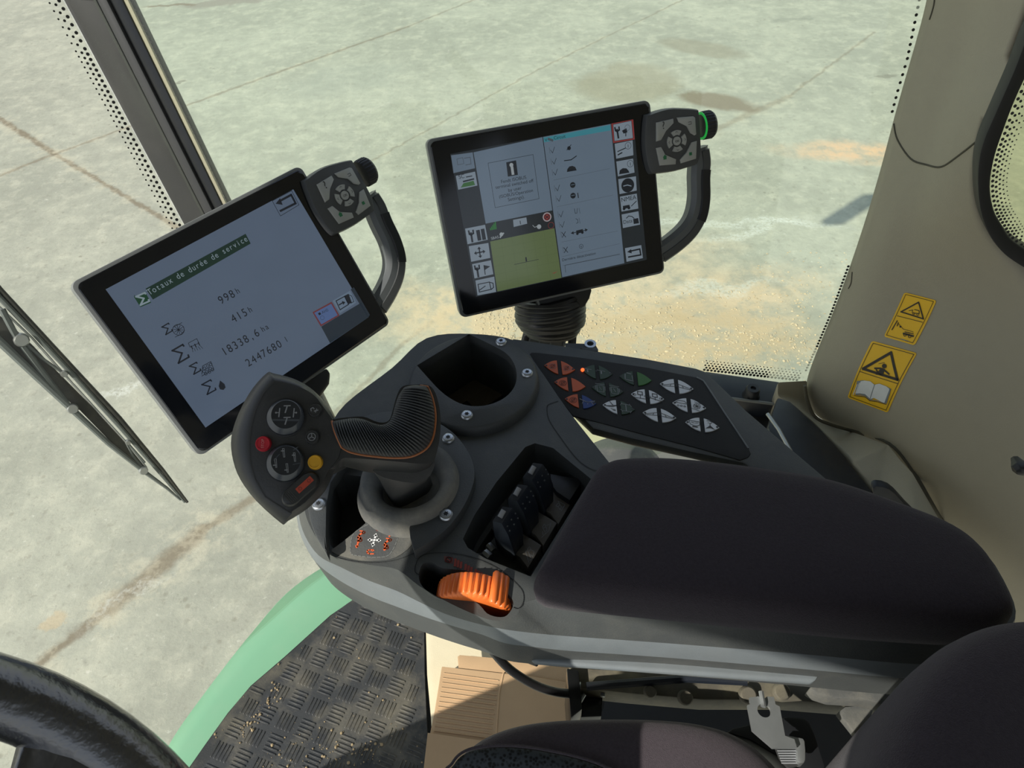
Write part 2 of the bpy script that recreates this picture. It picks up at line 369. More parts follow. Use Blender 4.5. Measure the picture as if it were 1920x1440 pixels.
# ================================================================ THE YARD
def build_ground():
    m, nt, b = nodes('yard_concrete'); N = nt.nodes; L = nt.links
    geo = N.new('ShaderNodeNewGeometry'); sep = N.new('ShaderNodeSeparateXYZ'); L.new(geo.outputs['Position'], sep.inputs[0])
    def math_(op, a, b_=None, c_=None):
        n = N.new('ShaderNodeMath'); n.operation = op
        for i, v in enumerate((a, b_, c_)):
            if v is None: continue
            if isinstance(v, (int, float)): n.inputs[i].default_value = v
            else: L.new(v, n.inputs[i])
        return n.outputs[0]
    def noise(scale, detail=5, rough=0.6, seed=0):
        n = N.new('ShaderNodeTexNoise'); n.inputs['Scale'].default_value = scale; n.inputs['Detail'].default_value = detail; n.inputs['Roughness'].default_value = rough
        mp = N.new('ShaderNodeMapping'); mp.inputs[1].default_value = (seed*3.1, seed*1.7, 0); L.new(geo.outputs['Position'], mp.inputs[0]); L.new(mp.outputs[0], n.inputs['Vector'])
        return n.outputs[0]
    def ramp(v, a, c): # smooth 0..1 between a and c
        r = N.new('ShaderNodeMapRange'); r.interpolation_type = 'SMOOTHSTEP'
        r.inputs[1].default_value = a; r.inputs[2].default_value = c; L.new(v, r.inputs[0]); return r.outputs[0]
    def mix(fac, a, c):
        x = N.new('ShaderNodeMix'); x.data_type = 'RGBA'
        for i, v in ((0, fac), (6, a), (7, c)):
            if isinstance(v, (tuple, float, int)): x.inputs[i].default_value = (v+(1,)) if isinstance(v, tuple) else v
            else: L.new(v, x.inputs[i])
        return x.outputs[2]
    X, Y = sep.outputs[0], sep.outputs[1]
    wob = math_('MULTIPLY', math_('SUBTRACT', noise(2.2, 6, 0.65, 1), 0.5), 0.5)
    wob2 = math_('MULTIPLY', math_('SUBTRACT', noise(9, 6, 0.7, 2), 0.5), 0.10)
    big = noise(0.8, 4, 0.55, 3); mid = noise(6, 8, 0.72, 4); fine = noise(45, 6, 0.7, 5)
    col = mix(ramp(big, 0.35, 0.65), (0.318, 0.322, 0.258), (0.395, 0.397, 0.318))
    col = mix(math_('MULTIPLY', ramp(mid, 0.45, 0.70), 0.42), col, (0.60, 0.575, 0.45))
    col = mix(math_('MULTIPLY', ramp(mid, 0.50, 0.30), 0.42), col, (0.28, 0.275, 0.225))
    col = mix(math_('MULTIPLY', ramp(fine, 0.60, 0.75), 0.45), col, (0.62, 0.60, 0.50))
    col = mix(math_('MULTIPLY', ramp(fine, 0.42, 0.28), 0.45), col, (0.17, 0.165, 0.13))
    f2 = noise(18, 7, 0.75, 9)
    col = mix(math_('MULTIPLY', ramp(f2, 0.46, 0.34), 0.38), col, (0.21, 0.20, 0.155))
    col = mix(math_('MULTIPLY', ramp(f2, 0.58, 0.70), 0.45), col, (0.68, 0.66, 0.56))
    # pits and scuffs
    vo = N.new('ShaderNodeTexVoronoi'); vo.inputs['Scale'].default_value = 9.0; vo.feature = 'F1'
    L.new(geo.outputs['Position'], vo.inputs['Vector'])
    col = mix(math_('MULTIPLY', math_('MULTIPLY', ramp(vo.outputs['Distance'], 0.16, 0.06), ramp(noise(1.7, 3, 0.5, 8), 0.42, 0.60)), 0.45), col, (0.18, 0.165, 0.12))
    def gp(px, py):
        p = W(px, py, -CZ); return p.x, p.y
    def seg_dist(pa, pb):
        (x0, y0), (x1, y1) = gp(*pa), gp(*pb); l = math.hypot(x1-x0, y1-y0); ux, uy = (x1-x0)/l, (y1-y0)/l
        dx = math_('SUBTRACT', X, x0); dy = math_('SUBTRACT', Y, y0)
        al = math_('ADD', math_('MULTIPLY', dx, ux), math_('MULTIPLY', dy, uy))
        pr = math_('ABSOLUTE', math_('ADD', math_('SUBTRACT', math_('MULTIPLY', dx, -uy), math_('MULTIPLY', dy, -ux)), wob2))
        t = math_('MINIMUM', math_('MAXIMUM', al, 0.0), l); ov = math_('ABSOLUTE', math_('SUBTRACT', al, t))
        return math_('ADD', pr, ov)
    joints = [((-60, 185), (105, 290), .03, .75), ((105, 290), (335, 428), .022, .7), ((-60, 352), (105, 288), .022, .55), ((105, 288), (500, 143), .018, .5), ((500, 143), (765, 50), .02, .55),
              ((765, 50), (960, -30), .015, .4), ((690, 305), (1010, 130), .012, .35), ((1010, 130), (1290, -5), .012, .4), ((1300, 262), (1480, 180), .035, .4), ((1480, 180), (1640, 60), .014, .4),
              ((40, 1270), (200, 1145), .03, .7), ((200, 1145), (380, 995), .05, .7), ((380, 995), (480, 930), .03, .6), ((480, 930), (760, 640), .02, .4), ((760, 640), (1180, 340), .02, .3)]
    for pa, pb, wd, st in joints:
        d = seg_dist(pa, pb)
        col = mix(math_('MULTIPLY', ramp(d, wd*1.6, wd*0.3), min(1, st*1.25)), col, (0.20, 0.165, 0.11))
        col = mix(math_('MULTIPLY', math_('MULTIPLY', ramp(d, wd*5, wd*1.0), ramp(mid, 0.45, 0.6)), st*0.5), col, (0.52, 0.47, 0.34))
    def blob(c, rx, ry, ang, soft=0.35):
        cx, cy = c; ca, sa = math.cos(ang), math.sin(ang)
        dx = math_('ADD', math_('SUBTRACT', X, cx), wob); dy = math_('SUBTRACT', math_('SUBTRACT', Y, cy), wob)
        a = math_('DIVIDE', math_('ADD', math_('MULTIPLY', dx, ca), math_('MULTIPLY', dy, sa)), rx)
        c2 = math_('DIVIDE', math_('ADD', math_('MULTIPLY', dx, -sa), math_('MULTIPLY', dy, ca)), ry)
        r = math_('SQRT', math_('ADD', math_('MULTIPLY', a, a), math_('MULTIPLY', c2, c2)))
        return ramp(r, 1.0+soft, 1.0-soft)
    # brown sandy drift beside the machine
    def two(px, py): return gp(px, py)
    for c, rx, ry, an, st, cc in [(two(1000, 590), 1.0, 0.34, -0.1, .85, (0.60, 0.46, 0.29)), (two(1330, 570), 0.75, 0.33, 0.2, .7, (0.60, 0.46, 0.30)), (two(1240, 640), 0.9, 0.30, 0.0, .9, (0.50, 0.38, 0.23)),
                                  (two(1180, 500), 0.7, 0.25, 0.3, .6, (0.62, 0.49, 0.33)), (two(1600, 285), 0.55, 0.16, -0.2, .8, (0.66, 0.44, 0.27)), (two(930, 600), 0.4, 0.22, 0.2, .8, (0.56, 0.43, 0.27))]:
        col = mix(math_('MULTIPLY', math_('MULTIPLY', blob(c, rx, ry, an, 0.5), math_('ADD', ramp(mid, 0.35, 0.6), 0.25)), st), col, cc)
    for c, rx, ry, an, st, cc in [(two(1175, 155), 0.50, 0.42, 0.2, .55, (0.27, 0.24, 0.16)), (two(1345, 190), 0.36, 0.16, -0.5, .8, (0.20, 0.16, 0.105)), (two(1315, 90), 0.45, 0.18, -0.55, .55, (0.24, 0.215, 0.15)),
                                  (two(420, 5), 0.55, 0.14, 0.05, .75, (0.25, 0.225, 0.185)), (two(320, 11), 0.30, 0.05, 0.1, .75, (0.19, 0.15, 0.10)), (two(335, 152), 0.07, 0.04, 0, .6, (0.17, 0.16, 0.12)),
                                  (two(90, 1152), 0.07, 0.05, 0, .5, (0.50, 0.38, 0.22)), (two(1660, 142), 0.10, 0.05, 0, .6, (0.2, 0.19, 0.15)), (two(1480, 35), 0.25, 0.05, 0.2, .4, (0.2, 0.21, 0.17)),
                                  (two(650, 150), 0.6, 0.3, 0.4, .25, (0.27, 0.29, 0.25))]:
        col = mix(math_('MULTIPLY', blob(c, rx, ry, an, 0.25), st), col, cc)
    for c, rx, ry, an, st in [(two(1420, 430), 0.42, 0.05, 0.15, .8), (two(230, 730), 0.12, 0.05, 0.6, .9), (two(1300, 415), 0.5, 0.04, -0.1, .6), (two(1480, 420), 0.4, 0.03, -0.2, .6), (two(240, 1130), 0.2, 0.03, 0.7, .5), (two(1350, 540), 0.4, 0.06, 0.1, .6)]:
        col = mix(math_('MULTIPLY', math_('MULTIPLY', blob(c, rx, ry, an, 0.6), ramp(fine, 0.35, 0.6)), st*0.7), col, (0.66, 0.67, 0.60))
    # rubble texture in the drift
    L.new(col, b.inputs['Base Color']); b.inputs['Roughness'].default_value = 0.85
    bp = N.new('ShaderNodeBump'); bp.inputs['Strength'].default_value = 0.35; bp.inputs['Distance'].default_value = 0.02
    h = math_('ADD', math_('MULTIPLY', fine, 0.4), mid); L.new(h, bp.inputs['Height']); L.new(bp.outputs[0], b.inputs['Normal'])
    bm = bmesh.new(); bmesh.ops.create_grid(bm, x_segments=2, y_segments=2, size=30)
    o = mkobj('ground', bm, m, recalc=False); o.location = (0, 0, 0)
    tag(o, 'pale concrete yard slabs with joints, stains and a sandy patch', None, None, 'structure')
    # the drift of rubble next to the machine: real lumps
    bm = bmesh.new()
    for px0, px1, py0, py1, n, s0, s1 in ((900, 1520, 545, 690, 1500, .004, .012), (1420, 1590, 470, 640, 300, .003, .009), (890, 1000, 570, 640, 250, .004, .012)):
        for i in range(n):
            px, py = random.uniform(px0, px1), random.uniform(py0, py1)
            if random.random() < 0.35: py = 560+abs(random.gauss(0, 30))+ (px-900)*0.12
            p = W(px, py, -CZ); r = random.uniform(s0, s1)*random.random()**0.5
            q = bmesh.ops.create_icosphere(bm, subdivisions=1, radius=r)['verts']
            a = random.uniform(0.6, 1.5)
            for v in q: v.co = V((v.co.x*a, v.co.y/a, v.co.z*0.6))*random.uniform(0.8, 1.15)+V((p.x, p.y, r*0.15))
    o = mkobj('soil_lumps', bm, mat('soil_rubble', (0.52, 0.42, 0.28), 0.95, noise=0.45, nscale=9), recalc=False)
    tag(o, 'crumbly brown soil strewn over the concrete beyond the console', 'soil', None, 'stuff')
build_ground()

# ================================================================ THE CAB SHELL
def ext(p, q, t): return (p[0]+(q[0]-p[0])*t, p[1]+(q[1]-p[1])*t)
DW = 0.90
def pane(name, pts, m, label=None, off=None):
    bm = bmesh.new(); slab(bm, pts, off if off else RT*0.005)
    return tag(mkobj(name, bm, m), label, None, None, 'structure')
def frit(bm, path, rows, fr, pitch, r0, side=1, jag=0.0, shrink=0.12):
    # rows of printed dots beside a path (in-plane coordinates of fr)
    L_ = [V((a, b, 0)) for a, b in path]; acc = []
    for a, b in zip(L_, L_[1:]):
        n = max(1, int((b-a).length/pitch))
        for k in range(n): acc.append((a+(b-a)*(k/n), (b-a).normalized()))
    for i, (p, t) in enumerate(acc):
        nn = V((-t.y, t.x, 0))*side
        for r in range(rows):
            q = p+nn*(r+0.6)*pitch*0.87+t*(pitch*0.5 if r % 2 else 0)
            rad = r0*(1-shrink*r)
            vs = [bm.verts.new(fr.at(q.x+rad*math.cos(k*math.pi/4), q.y+rad*math.sin(k*math.pi/4), 0)) for k in range(8)]
            bm.faces.new(vs)
def SURF(px, py):
    # the moulding is smooth: take its depth by casting the view ray on the wall
    o = bpy.data.objects['wall_right']; dg = bpy.context.evaluated_depsgraph_get(); oe = o.evaluated_get(dg)
    s = V((0, 0, CZ))-o.location; ok, loc, n_, i_ = oe.ray_cast(s, ray(px, py).normalized())
    return (loc+o.location) if ok else WP(px, py, .8)
def drape(bm, fr, lift=0.0004):
    # lay a flat print or sticker onto the curved moulding
    o = bpy.data.objects['wall_right']; oe = o.evaluated_get(bpy.context.evaluated_depsgraph_get())
    bmesh.ops.triangulate(bm, faces=bm.faces)
    for it in range(4):
        es = [e for e in bm.edges if e.calc_length() > 0.007]
        if not es: break
        bmesh.ops.subdivide_edges(bm, edges=es, cuts=1); bmesh.ops.triangulate(bm, faces=bm.faces)
    for v in bm.verts:
        h = (v.co-fr.o).dot(fr.n); s = v.co-o.location+fr.n*0.06; ok, loc, n_, i_ = oe.ray_cast(s, -fr.n)
        if ok: v.co = loc+o.location+fr.n*(h+lift)
def build_shell():
    # right-hand door glass
    pane('window_1', [WP(700, 1085, DW), WP(1545, 716, DW), WP(1845, -200, DW), WP(20, -200, DW)], K['glass_side'], 'right side door glass with dotted black edge')
    # A pillar: three strips in real depth
    L0, L1 = (118, 0), (343, 420)      # grey gasket left edge
    edges = [((118, 0), (343, 420)), ((180, 0), (383, 402)), ((200, 0), (398, 395)), ((229, 0), (414, 380)), ((240, 0), (421, 376))]
    def lin_(e, y):
        (xa, ya), (xb, yb) = e; t = (y-ya)/(yb-ya); return (xa+(xb-xa)*t, y)
    def pillar(e0, e1, d0, d1, th, name, m, lab, kind='structure', bev=0.004):
        bm = bmesh.new(); rows = []
        for y in (-420, -150, 0, 200, 400, 620, 820, 1080):
            p, q = WP(*lin_(e0, y), d0), WP(*lin_(e1, y), d1)
            rows.append([p, q, q+RT*th, p+RT*th])
        loft(bm, rows)
        o = mkobj(name, bm, m, bevel=bev); tag(o, lab, None, None, kind); return o
    pillar(edges[0], edges[1], DW, DW, 0.02, 'trim_1', K['gasket'], 'grey bonded edge of the windshield along the front corner post')
    pillar(edges[1], edges[2], DW-.008, DW-.008, 0.03, 'trim_2', K['stick'], 'dark ridge of the front corner post')
    pillar(edges[2], edges[3], DW-.004, DW-.004, 0.03, 'trim_3', K['chrome_black'], 'glossy black front corner post of the cab', bev=0.008)
    pillar(edges[3], edges[4], DW, DW, 0.004, 'trim_4', K['beige'], 'thin beige lip on the front corner post', bev=0.001)
    wf = Frame(WP(1000, 300, DW), -FW, -DN)
    bm = bmesh.new()
    pth = [wf.loc(*lin_(((240, 0), (421, 376)), y)) for y in range(-60, 460, 40)]
    frit(bm, pth, 1, wf, 0.0062, 0.0015, side=1)
    # frit along the bottom of the door glass and beside the rear post
    pth = [wf.loc(x, 697+(x-1330)*0.11) for x in range(1320, 1516, 20)]
    frit(bm, pth, 5, wf, 0.0045, 0.0021, side=1, shrink=0.14)
    pth = [wf.loc(*p) for p in [(1737, -30), (1708, 110), (1690, 170), (1676, 222)]]
    frit(bm, pth, 1, wf, 0.0075, 0.0018, side=-1)
    pth = [wf.loc(*p) for p in [(1594, 500), (1563, 584), (1535, 650), (1512, 700)]]
    frit(bm, pth, 1, wf, 0.0045, 0.0018, side=-1)
    tag(mkobj('trim_5', bm, K['frit'], recalc=False), 'dotted black print around the door glass', None, None, 'structure')
    # windshield, seen left of the post: curved along the front edge of the cab floor
    bc = [W(x, y, -1.21) for x, y in ((700, 1085), (612, 1148), (527, 1225), (462, 1280), (419, 1331), (376, 1391), (345, 1440), (250, 1600), (120, 1900))]
    bc = catmull(bc, 3, False); T0_ = WP(*lin_(edges[0], -420), DW+0.02); Bm = WP(*lin_(edges[0], 1085), DW+0.02)
    g = (bc[6]-bc[0]).normalized()
    tp = [T0_+(p-bc[0])*1.5 for p in bc]; bt = [Bm+(p-bc[0]) for p in bc]
    bm = bmesh.new(); inn_ = V((-0.75, 0.65, 0))*0.005
    loft(bm, [[p, q, q+inn_, p+inn_] for p, q in zip(tp, bt)])
    tag(mkobj('window_3', bm, K['glass_front']), 'windshield glass left of the front corner post', None, None, 'structure')
    wsf = Frame(Bm, g, g.cross((T0_-Bm)))
    if wsf.n.dot(V((0, 0, CZ))-Bm) < 0: wsf = Frame(Bm, g, -wsf.n)
    wsf.o = wsf.o+wsf.n*0.002
    bm = bmesh.new()
    pth = [wsf.loc(*lin_(((116, 0), (341, 420)), y)) for y in range(-60, 460, 30)]
    d0 = V(wsf.loc(60, 100)+(0,))-V(wsf.loc(170, 100)+(0,)); t0 = V(pth[1]+(0,))-V(pth[0]+(0,))
    sd = 1 if V((-t0.y, t0.x, 0)).dot(d0) > 0 else -1
    frit(bm, pth, 3, wsf, 0.0068, 0.0023, side=sd, shrink=0.22)
    tag(mkobj('trim_6', bm, K['frit'], recalc=False), 'dotted black print down the edge of the windshield', None, None, 'structure')
    # rear post and lower trim: curved moulding
    cd = [.90, .848, .825, .785, .74]
    rows = [[(1752, -90), (1806, -90), (1845, -90), (1885, -90), (1960, -90)], [(1740, 0), (1796, 0), (1830, 0), (1868, 0), (1935, 0)], [(1708, 110), (1765, 110), (1800, 110), (1835, 110), (1893, 110)],
            [(1688, 180), (1745, 180), (1778, 180), (1810, 180), (1862, 180)], [(1676, 222), (1733, 222), (1765, 222), (1796, 222), (1846, 222)], [(1653, 312), (1709, 312), (1737, 312), (1766, 318), (1829, 312)],
            [(1627, 400), (1678, 400), (1715, 405), (1753, 410), (1836, 410)], [(1594, 500), (1646, 505), (1710, 510), (1785, 505), (1890, 478)], [(1563, 584), (1616, 590), (1700, 600), (1810, 590), (1990, 545)],
            [(1535, 650), (1588, 655), (1670, 660), (1800, 680), (2000, 680)], [(1520, 688), (1570, 695), (1650, 705), (1780, 740), (2010, 800)], [(1509, 723), (1556, 748), (1650, 775), (1780, 830), (2010, 920)],
            [(1514, 751), (1552, 783), (1655, 812), (1760, 910), (2010, 1060)], [(1528, 781), (1560, 796), (1668, 832), (1768, 980), (1985, 1330)]]
    dd = [cd]*8+[[.90, .848, .815, .765, .71], [.90, .848, .805, .745, .67], [.90, .848, .80, .73, .64], [.90, .848, .79, .71, .60], [.895, .850, .785, .69, .57], [.89, .852, .775, .68, .53]]
    def sheet(name, rr, dr, m, lab):
        bm = bmesh.new()
        g_ = [[bm.verts.new(WP(p[0], p[1], d)) for p, d in zip(r, q)] for r, q in zip(rr, dr)]
        g2 = [[bm.verts.new(WP(p[0], p[1], d)+RT*(0.03 if j < 4 else 0.006)+V((0.14 if j == 0 else 0.05*(1-j/4), 0, 0))) for j, (p, d) in enumerate(zip(r, q))] for r, q in zip(rr, dr)]
        for G in (g_, g2):
            for i in range(len(G)-1):
                for j in range(len(G[0])-1): bm.faces.new((G[i][j], G[i][j+1], G[i+1][j+1], G[i+1][j]))
        n, k = len(g_), len(g_[0])
        per = [(i, 0) for i in range(n)]+[(n-1, j) for j in range(1, k)]+[(i, k-1) for i in range(n-2, -1, -1)]+[(0, j) for j in range(k-2, 0, -1)]
        for a, b in zip(per, per[1:]+per[:1]):
            bm.faces.new((g_[a[0]][a[1]], g_[b[0]][b[1]], g2[b[0]][b[1]], g2[a[0]][a[1]]))
        cl = bm.edges.layers.float.new('crease_edge')
        for a, b in zip(per, per[1:]+per[:1]):
            for G in (g_, g2):
                e = bm.edges.get((G[a[0]][a[1]], G[b[0]][b[1]]))
                if e: e[cl] = 1.0
        o = mkobj(name, bm, m, sharp=170); s_ = o.modifiers.new('sub', 'SUBSURF'); s_.levels = 2; s_.render_levels = 2
        return tag(o, lab, None, None, 'structure')
    sheet('wall_right', rows, dd, K['beige'], 'beige moulded rear corner post and lower wall behind the armrest')
    # seams and screw-cover slots of the post
    bpy.context.view_layer.update()
    def seam(path, rad, nm, m=K['seam'], lab=None, dep=0.0):
        bm = bmesh.new(); tube(bm, catmull([SURF(p[0], p[1]) for p in path], 5, False), rad, 8); tag(mkobj(nm, bm, m), lab, None, None, 'structure')
    seam([(1676, 232, .897), (1683, 262, .889), (1708, 298, .872), (1737, 309, .84), (1764, 313, .80), (1793, 295, .78), (1835, 262, .742)], 0.0011, 'trim_7', lab='dark seam across the rear corner post')
    seam([(1509, 723, .893), (1514, 751, .890), (1528, 781, .886), (1558, 796, .862), (1612, 812, .825), (1668, 832, .776), (1712, 884, .720), (1768, 980, .655), (1850, 1112, .58), (1960, 1290, .47)], 0.0024, 'trim_8', lab='dark seam under the beige corner moulding')
    seam([(1754, -20, .893), (1751, 10, .889), (1743, 37, .889)], 0.0010, 'trim_9', lab='slot at the top of the rear corner post')
    seam([(1598, 510, .895), (1596, 530, .891), (1591, 541, .891)], 0.0009, 'trim_10', lab='slot low on the edge of the rear corner post')
    # lower beige strip under the seam
    pr = [((1515, 712), (1458, 715), .895), ((1512, 751), (1458, 742), .885), ((1528, 781), (1490, 760), .875), ((1558, 797), (1525, 790), .855), ((1612, 813), (1575, 840), .80), ((1668, 834), (1600, 868), .755),
          ((1690, 862), (1640, 925), .72), ((1712, 885), (1665, 955), .69), ((1768, 982), (1720, 1010), .62), ((1960, 1292), (1900, 1330), .44)]
    bm = bmesh.new(); A = []; B = []; A2 = []; B2 = []
    for a, b, d in pr:
        A.append(bm.verts.new(WP(a[0], a[1], d))); B.append(bm.verts.new(WP(b[0], b[1], d-0.03)))
        A2.append(bm.verts.new(WP(a[0], a[1], d)-UP*0.05)); B2.append(bm.verts.new(WP(b[0], b[1], d-0.03)-UP*0.05))
    for i in range(len(A)-1):
        bm.faces.new((A[i], A[i+1], B[i+1], B[i])); bm.faces.new((A2[i], A2[i+1], B2[i+1], B2[i]))
        bm.faces.new((A[i], A[i+1], A2[i+1], A2[i])); bm.faces.new((B[i], B[i+1], B2[i+1], B2[i]))
    bm.faces.new((A[0], B[0], B2[0], A2[0])); bm.faces.new((A[-1], B[-1], B2[-1], A2[-1]))
    tag(mkobj('trim_11', bm, K['beige'], bevel=0.004), 'beige sill piece below the rear corner post', None, None, 'structure')
    # rear side window with its rubber frame
    DR = 0.715
    outer = [(1975, -30), (1930, 60), (1903, 130), (1868, 210), (1843, 270), (1834, 320), (1836, 380), (1848, 425), (1868, 460), (1900, 490), (1960, 520), (2060, 540)]
    inner = [(2010, -30), (1968, 60), (1938, 115), (1905, 185), (1880, 250), (1864, 300), (1857, 350), (1864, 395), (1880, 425), (1903, 455), (1965, 488), (2060, 500)]
    o1 = cm2(outer, 5, False); i1 = cm2(inner, 5, False)
    bm = bmesh.new(); ra = []
    for a, b in zip(o1, i1):
        p, q = WP(a[0], a[1], DR), WP(b[0], b[1], DR+0.004); ra.append([p, q, q+RT*0.02, p+RT*0.02])
    loft(bm, ra); tag(mkobj('trim_12', bm, K['rubber'], bevel=0.002), 'black rubber frame of the rear side window', None, None, 'structure')
    g_ = [WP(a[0], a[1], DR+0.012) for a in i1[::3]]+[WP(2200, 480, DR+0.012), WP(2200, -30, DR+0.012)]
    pane('window_2', g_, K['glass_rear'], 'dark tinted rear side window with dotted edge')
    fr2 = Frame(WP(1900, 300, DR+0.010), -FW, -DN); bm = bmesh.new()
    pth = [fr2.loc(*a) for a in i1[2:]]
    d0 = V(fr2.loc(1900, 350)+(0,))-V(fr2.loc(1857, 350)+(0,)); k = len(pth)//2; t0 = V(pth[k+1]+(0,))-V(pth[k]+(0,))
    sd = 1 if V((-t0.y, t0.x, 0)).dot(d0) > 0 else -1
    frit(bm, pth, 5, fr2, 0.0037, 0.00165, side=sd, shrink=0.15)
    tag(mkobj('trim_13', bm, K['frit'], recalc=False), 'dotted black print inside the rear side window', None, None, 'structure')
    # roof lining, its outline cut to shape the sun patches, and the rear wall
    def zone(name, s0, s1, d0, d1, za, zb, m, lab):
        bm = bmesh.new(); q = [FW*s+RT*d+V((0, 0, za)) for s, d in ((s0, d0), (s1, d0), (s1, d1), (s0, d1))]
        slab(bm, q, (0, 0, zb-za)); return tag(mkobj(name, bm, m, bevel=0.01), lab, None, None, 'structure')
    bm = bmesh.new(); slab(bm, [FW*s+RT*d+V((0, 0, CZ+0.42)) for s, d in ((1.10, -0.53), (-0.95, -1.32), (-0.95, 1.05), (1.10, 1.05))], (0, 0, 0.13))
    tag(mkobj('ceiling', bm, K['ceil'], bevel=0.01), 'unseen grey cab roof lining, left edge slanted to shape the sun', None, None, 'structure')
    zone('wall_back', -0.75, -0.80, -0.43, 0.72, CZ-0.95, CZ+0.42, K['beige'], 'beige rear wall of the cab behind the seat')
    # floor and the beige side console
    top = [(679, 1113), (619, 1154), (534, 1231), (470, 1286), (427, 1337), (384, 1397), (354, 1440), (340, 1500), (900, 1500), (1500, 1500), (1900, 1350), (1500, 760), (1330, 705), (1000, 760), (760, 1000)]
    bm = bmesh.new(); slab(bm, [W(x, y, -1.217) for x, y in top], (0, 0, -0.05)); tag(mkobj('floor', bm, K['matte']), 'dark cab floor pan under the rubber mat', None, None, 'structure')
    bp = [(796, 1150), (799, 1260), (806, 1340), (812, 1440), (830, 1560), (1500, 1560), (1800, 1300), (1640, 930), (1590, 860), (1480, 760), (1330, 705), (1100, 740), (900, 900), (800, 1060)]
    bm = bmesh.new(); q = [W(x, y, -1.02) for x, y in bp]
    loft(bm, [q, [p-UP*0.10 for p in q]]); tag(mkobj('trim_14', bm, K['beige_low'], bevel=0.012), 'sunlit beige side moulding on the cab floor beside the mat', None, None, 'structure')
build_shell()
# ================================================================ OUTSIDE PARTS, MAT, BOX
def build_low():
    outer = [(640, 1050), (602, 1062), (534, 1111), (470, 1184), (427, 1239), (376, 1307), (333, 1367), (307, 1414), (285, 1480)]
    inner = [(760, 1075), (679, 1113), (619, 1154), (534, 1231), (470, 1286), (427, 1337), (384, 1397), (352, 1445), (330, 1500)]
    bm = bmesh.new(); rows = []
    for a, b in zip(cm2(outer, 4, False), cm2(inner, 4, False)):
        p = W(a[0], a[1], -1.235); q = W(b[0], b[1], -1.222); rows.append([p-UP*0.10, p-UP*0.006, p*0.93+q*0.07+UP*0.004, p*0.45+q*0.55+UP*0.006, q+V((0.02, 0, 0)), q+V((0.02, 0, -0.1))])
    loft(bm, rows); tag(mkobj('body_panel', bm, K['green'], sharp=60), 'curved pale green body panel outside the cab floor', 'body panel')
    # rubber mat with tread bars
    z = -1.20
    edge = [(674, 1116), (619, 1156), (534, 1233), (470, 1288), (427, 1339), (384, 1399), (354, 1444), (330, 1500)]
    pts = cm2(edge, 4, False)+[(815, 1500), (804, 1440), (799, 1330), (796, 1260), (795, 1150), (760, 1020)]
    out = [W(x, y, z) for x, y in pts]
    bm = bmesh.new(); slab(bm, out, (0, 0, -0.012))
    bmesh.ops.recalc_face_normals(bm, faces=bm.faces)
    def inside(p):
        c = False; n = len(out)
        for i in range(n):
            a, b = out[i], out[i-1]
            if (a.y > p.y) != (b.y > p.y) and p.x < (b.x-a.x)*(p.y-a.y)/(b.y-a.y)+a.x: c = not c
        return c
    ca, sa = math.cos(math.radians(-22)), math.sin(math.radians(-22)); U = V((ca, sa, 0)); N_ = V((-sa, ca, 0)); c0 = W(650, 1300, z); s = 0.036
    for i in range(-16, 17):
        for j in range(-16, 17):
            for k in range(5):
                if (i+j) % 2: c = c0+U*(i*s)+N_*(j*s+(k-2)*0.0062); ax = (U, N_, UP)
                else: c = c0+U*(i*s+(k-2)*0.0062)+N_*(j*s); ax = (N_, U*-1, UP)
                if inside(c) and inside(c+V((.015, 0, 0))) and inside(c-V((.015, 0, 0))) and inside(c+V((0, .015, 0))) and inside(c-V((0, .015, 0))):
                    h = 0.0016; l = 0.026; wd = 0.0026; X, Y, Z = ax
                    b0 = [c+X*(a*l/2)+Y*(b*wd/2) for a, b in ((-1, -1), (1, -1), (1, 1), (-1, 1))]
                    b1 = [c+X*(a*l*0.42)+Y*(b*wd*0.28)+Z*h for a, b in ((-1, -1), (1, -1), (1, 1), (-1, 1))]
                    loft(bm, [b0, b1], cap0=False)
    tag(mkobj('floor_mat', bm, K['mat'], recalc=False, sharp=30), 'dirty black rubber floor mat with five-bar tread pattern', 'floor mat')
    bm = bmesh.new()
    for i in range(420):
        if i < 110:
            t = random.random(); px, py = 445+85*t+random.gauss(0, 5), 1388-100*t+random.gauss(0, 6)
        elif i < 300: px, py = random.gauss(640, 70), random.gauss(1420, 25)
        else: px, py = random.uniform(400, 795), random.uniform(1120, 1440)
        p = W(px, py, z)
        if not inside(p): continue
        r = random.uniform(0.0006, 0.0030)*random.random()
        q = bmesh.ops.create_icosphere(bm, subdivisions=1, radius=r)['verts']
        for v in q: v.co = v.co*random.uniform(0.7, 1.2)+p+UP*r*0.5
    tag(mkobj('soil_crumbs', bm, K['crumb'], recalc=False), 'dry soil crumbs scattered over the black floor mat', 'soil', None, 'stuff')
    # cardboard box lying flat by the seat
    bm = bmesh.new(); q = [W(x, y, -0.985) for x, y in ((828, 1249), (1000, 1268), (1130, 1290), (1125, 1480), (795, 1480), (806, 1375), (815, 1330))]
    loft(bm, [[p-UP*0.12+V((0.004, 0, 0)) for p in q], q])
    box_ = thing('cardboard_box', W(960, 1360, -1.10), 'brown cardboard box on the cab floor beside the seat cushion', 'box')
    mkobj('carton', bm, K['card'], box_, bevel=0.002)
    bm = bmesh.new(); slab(bm, [W(x, y, -0.981) for x, y in ((802, 1374), (870, 1384), (930, 1392), (925, 1480), (790, 1480))], (0, 0, -0.002)); mkobj('flap', bm, K['card'], box_)
    bm = bmesh.new()
    for i in range(13):
        y = 1262+i*9.0; tube(bm, [W(832-i*1.5, y, -0.9845), W(935-i*1.2, y+14, -0.9845)], 0.0007, 5)
    tube(bm, [W(944, 1262, -0.985), W(936, 1300, -0.985), W(930, 1385, -0.985)], 0.0012, 6)
    mkobj('creases', bm, K['card'], box_)
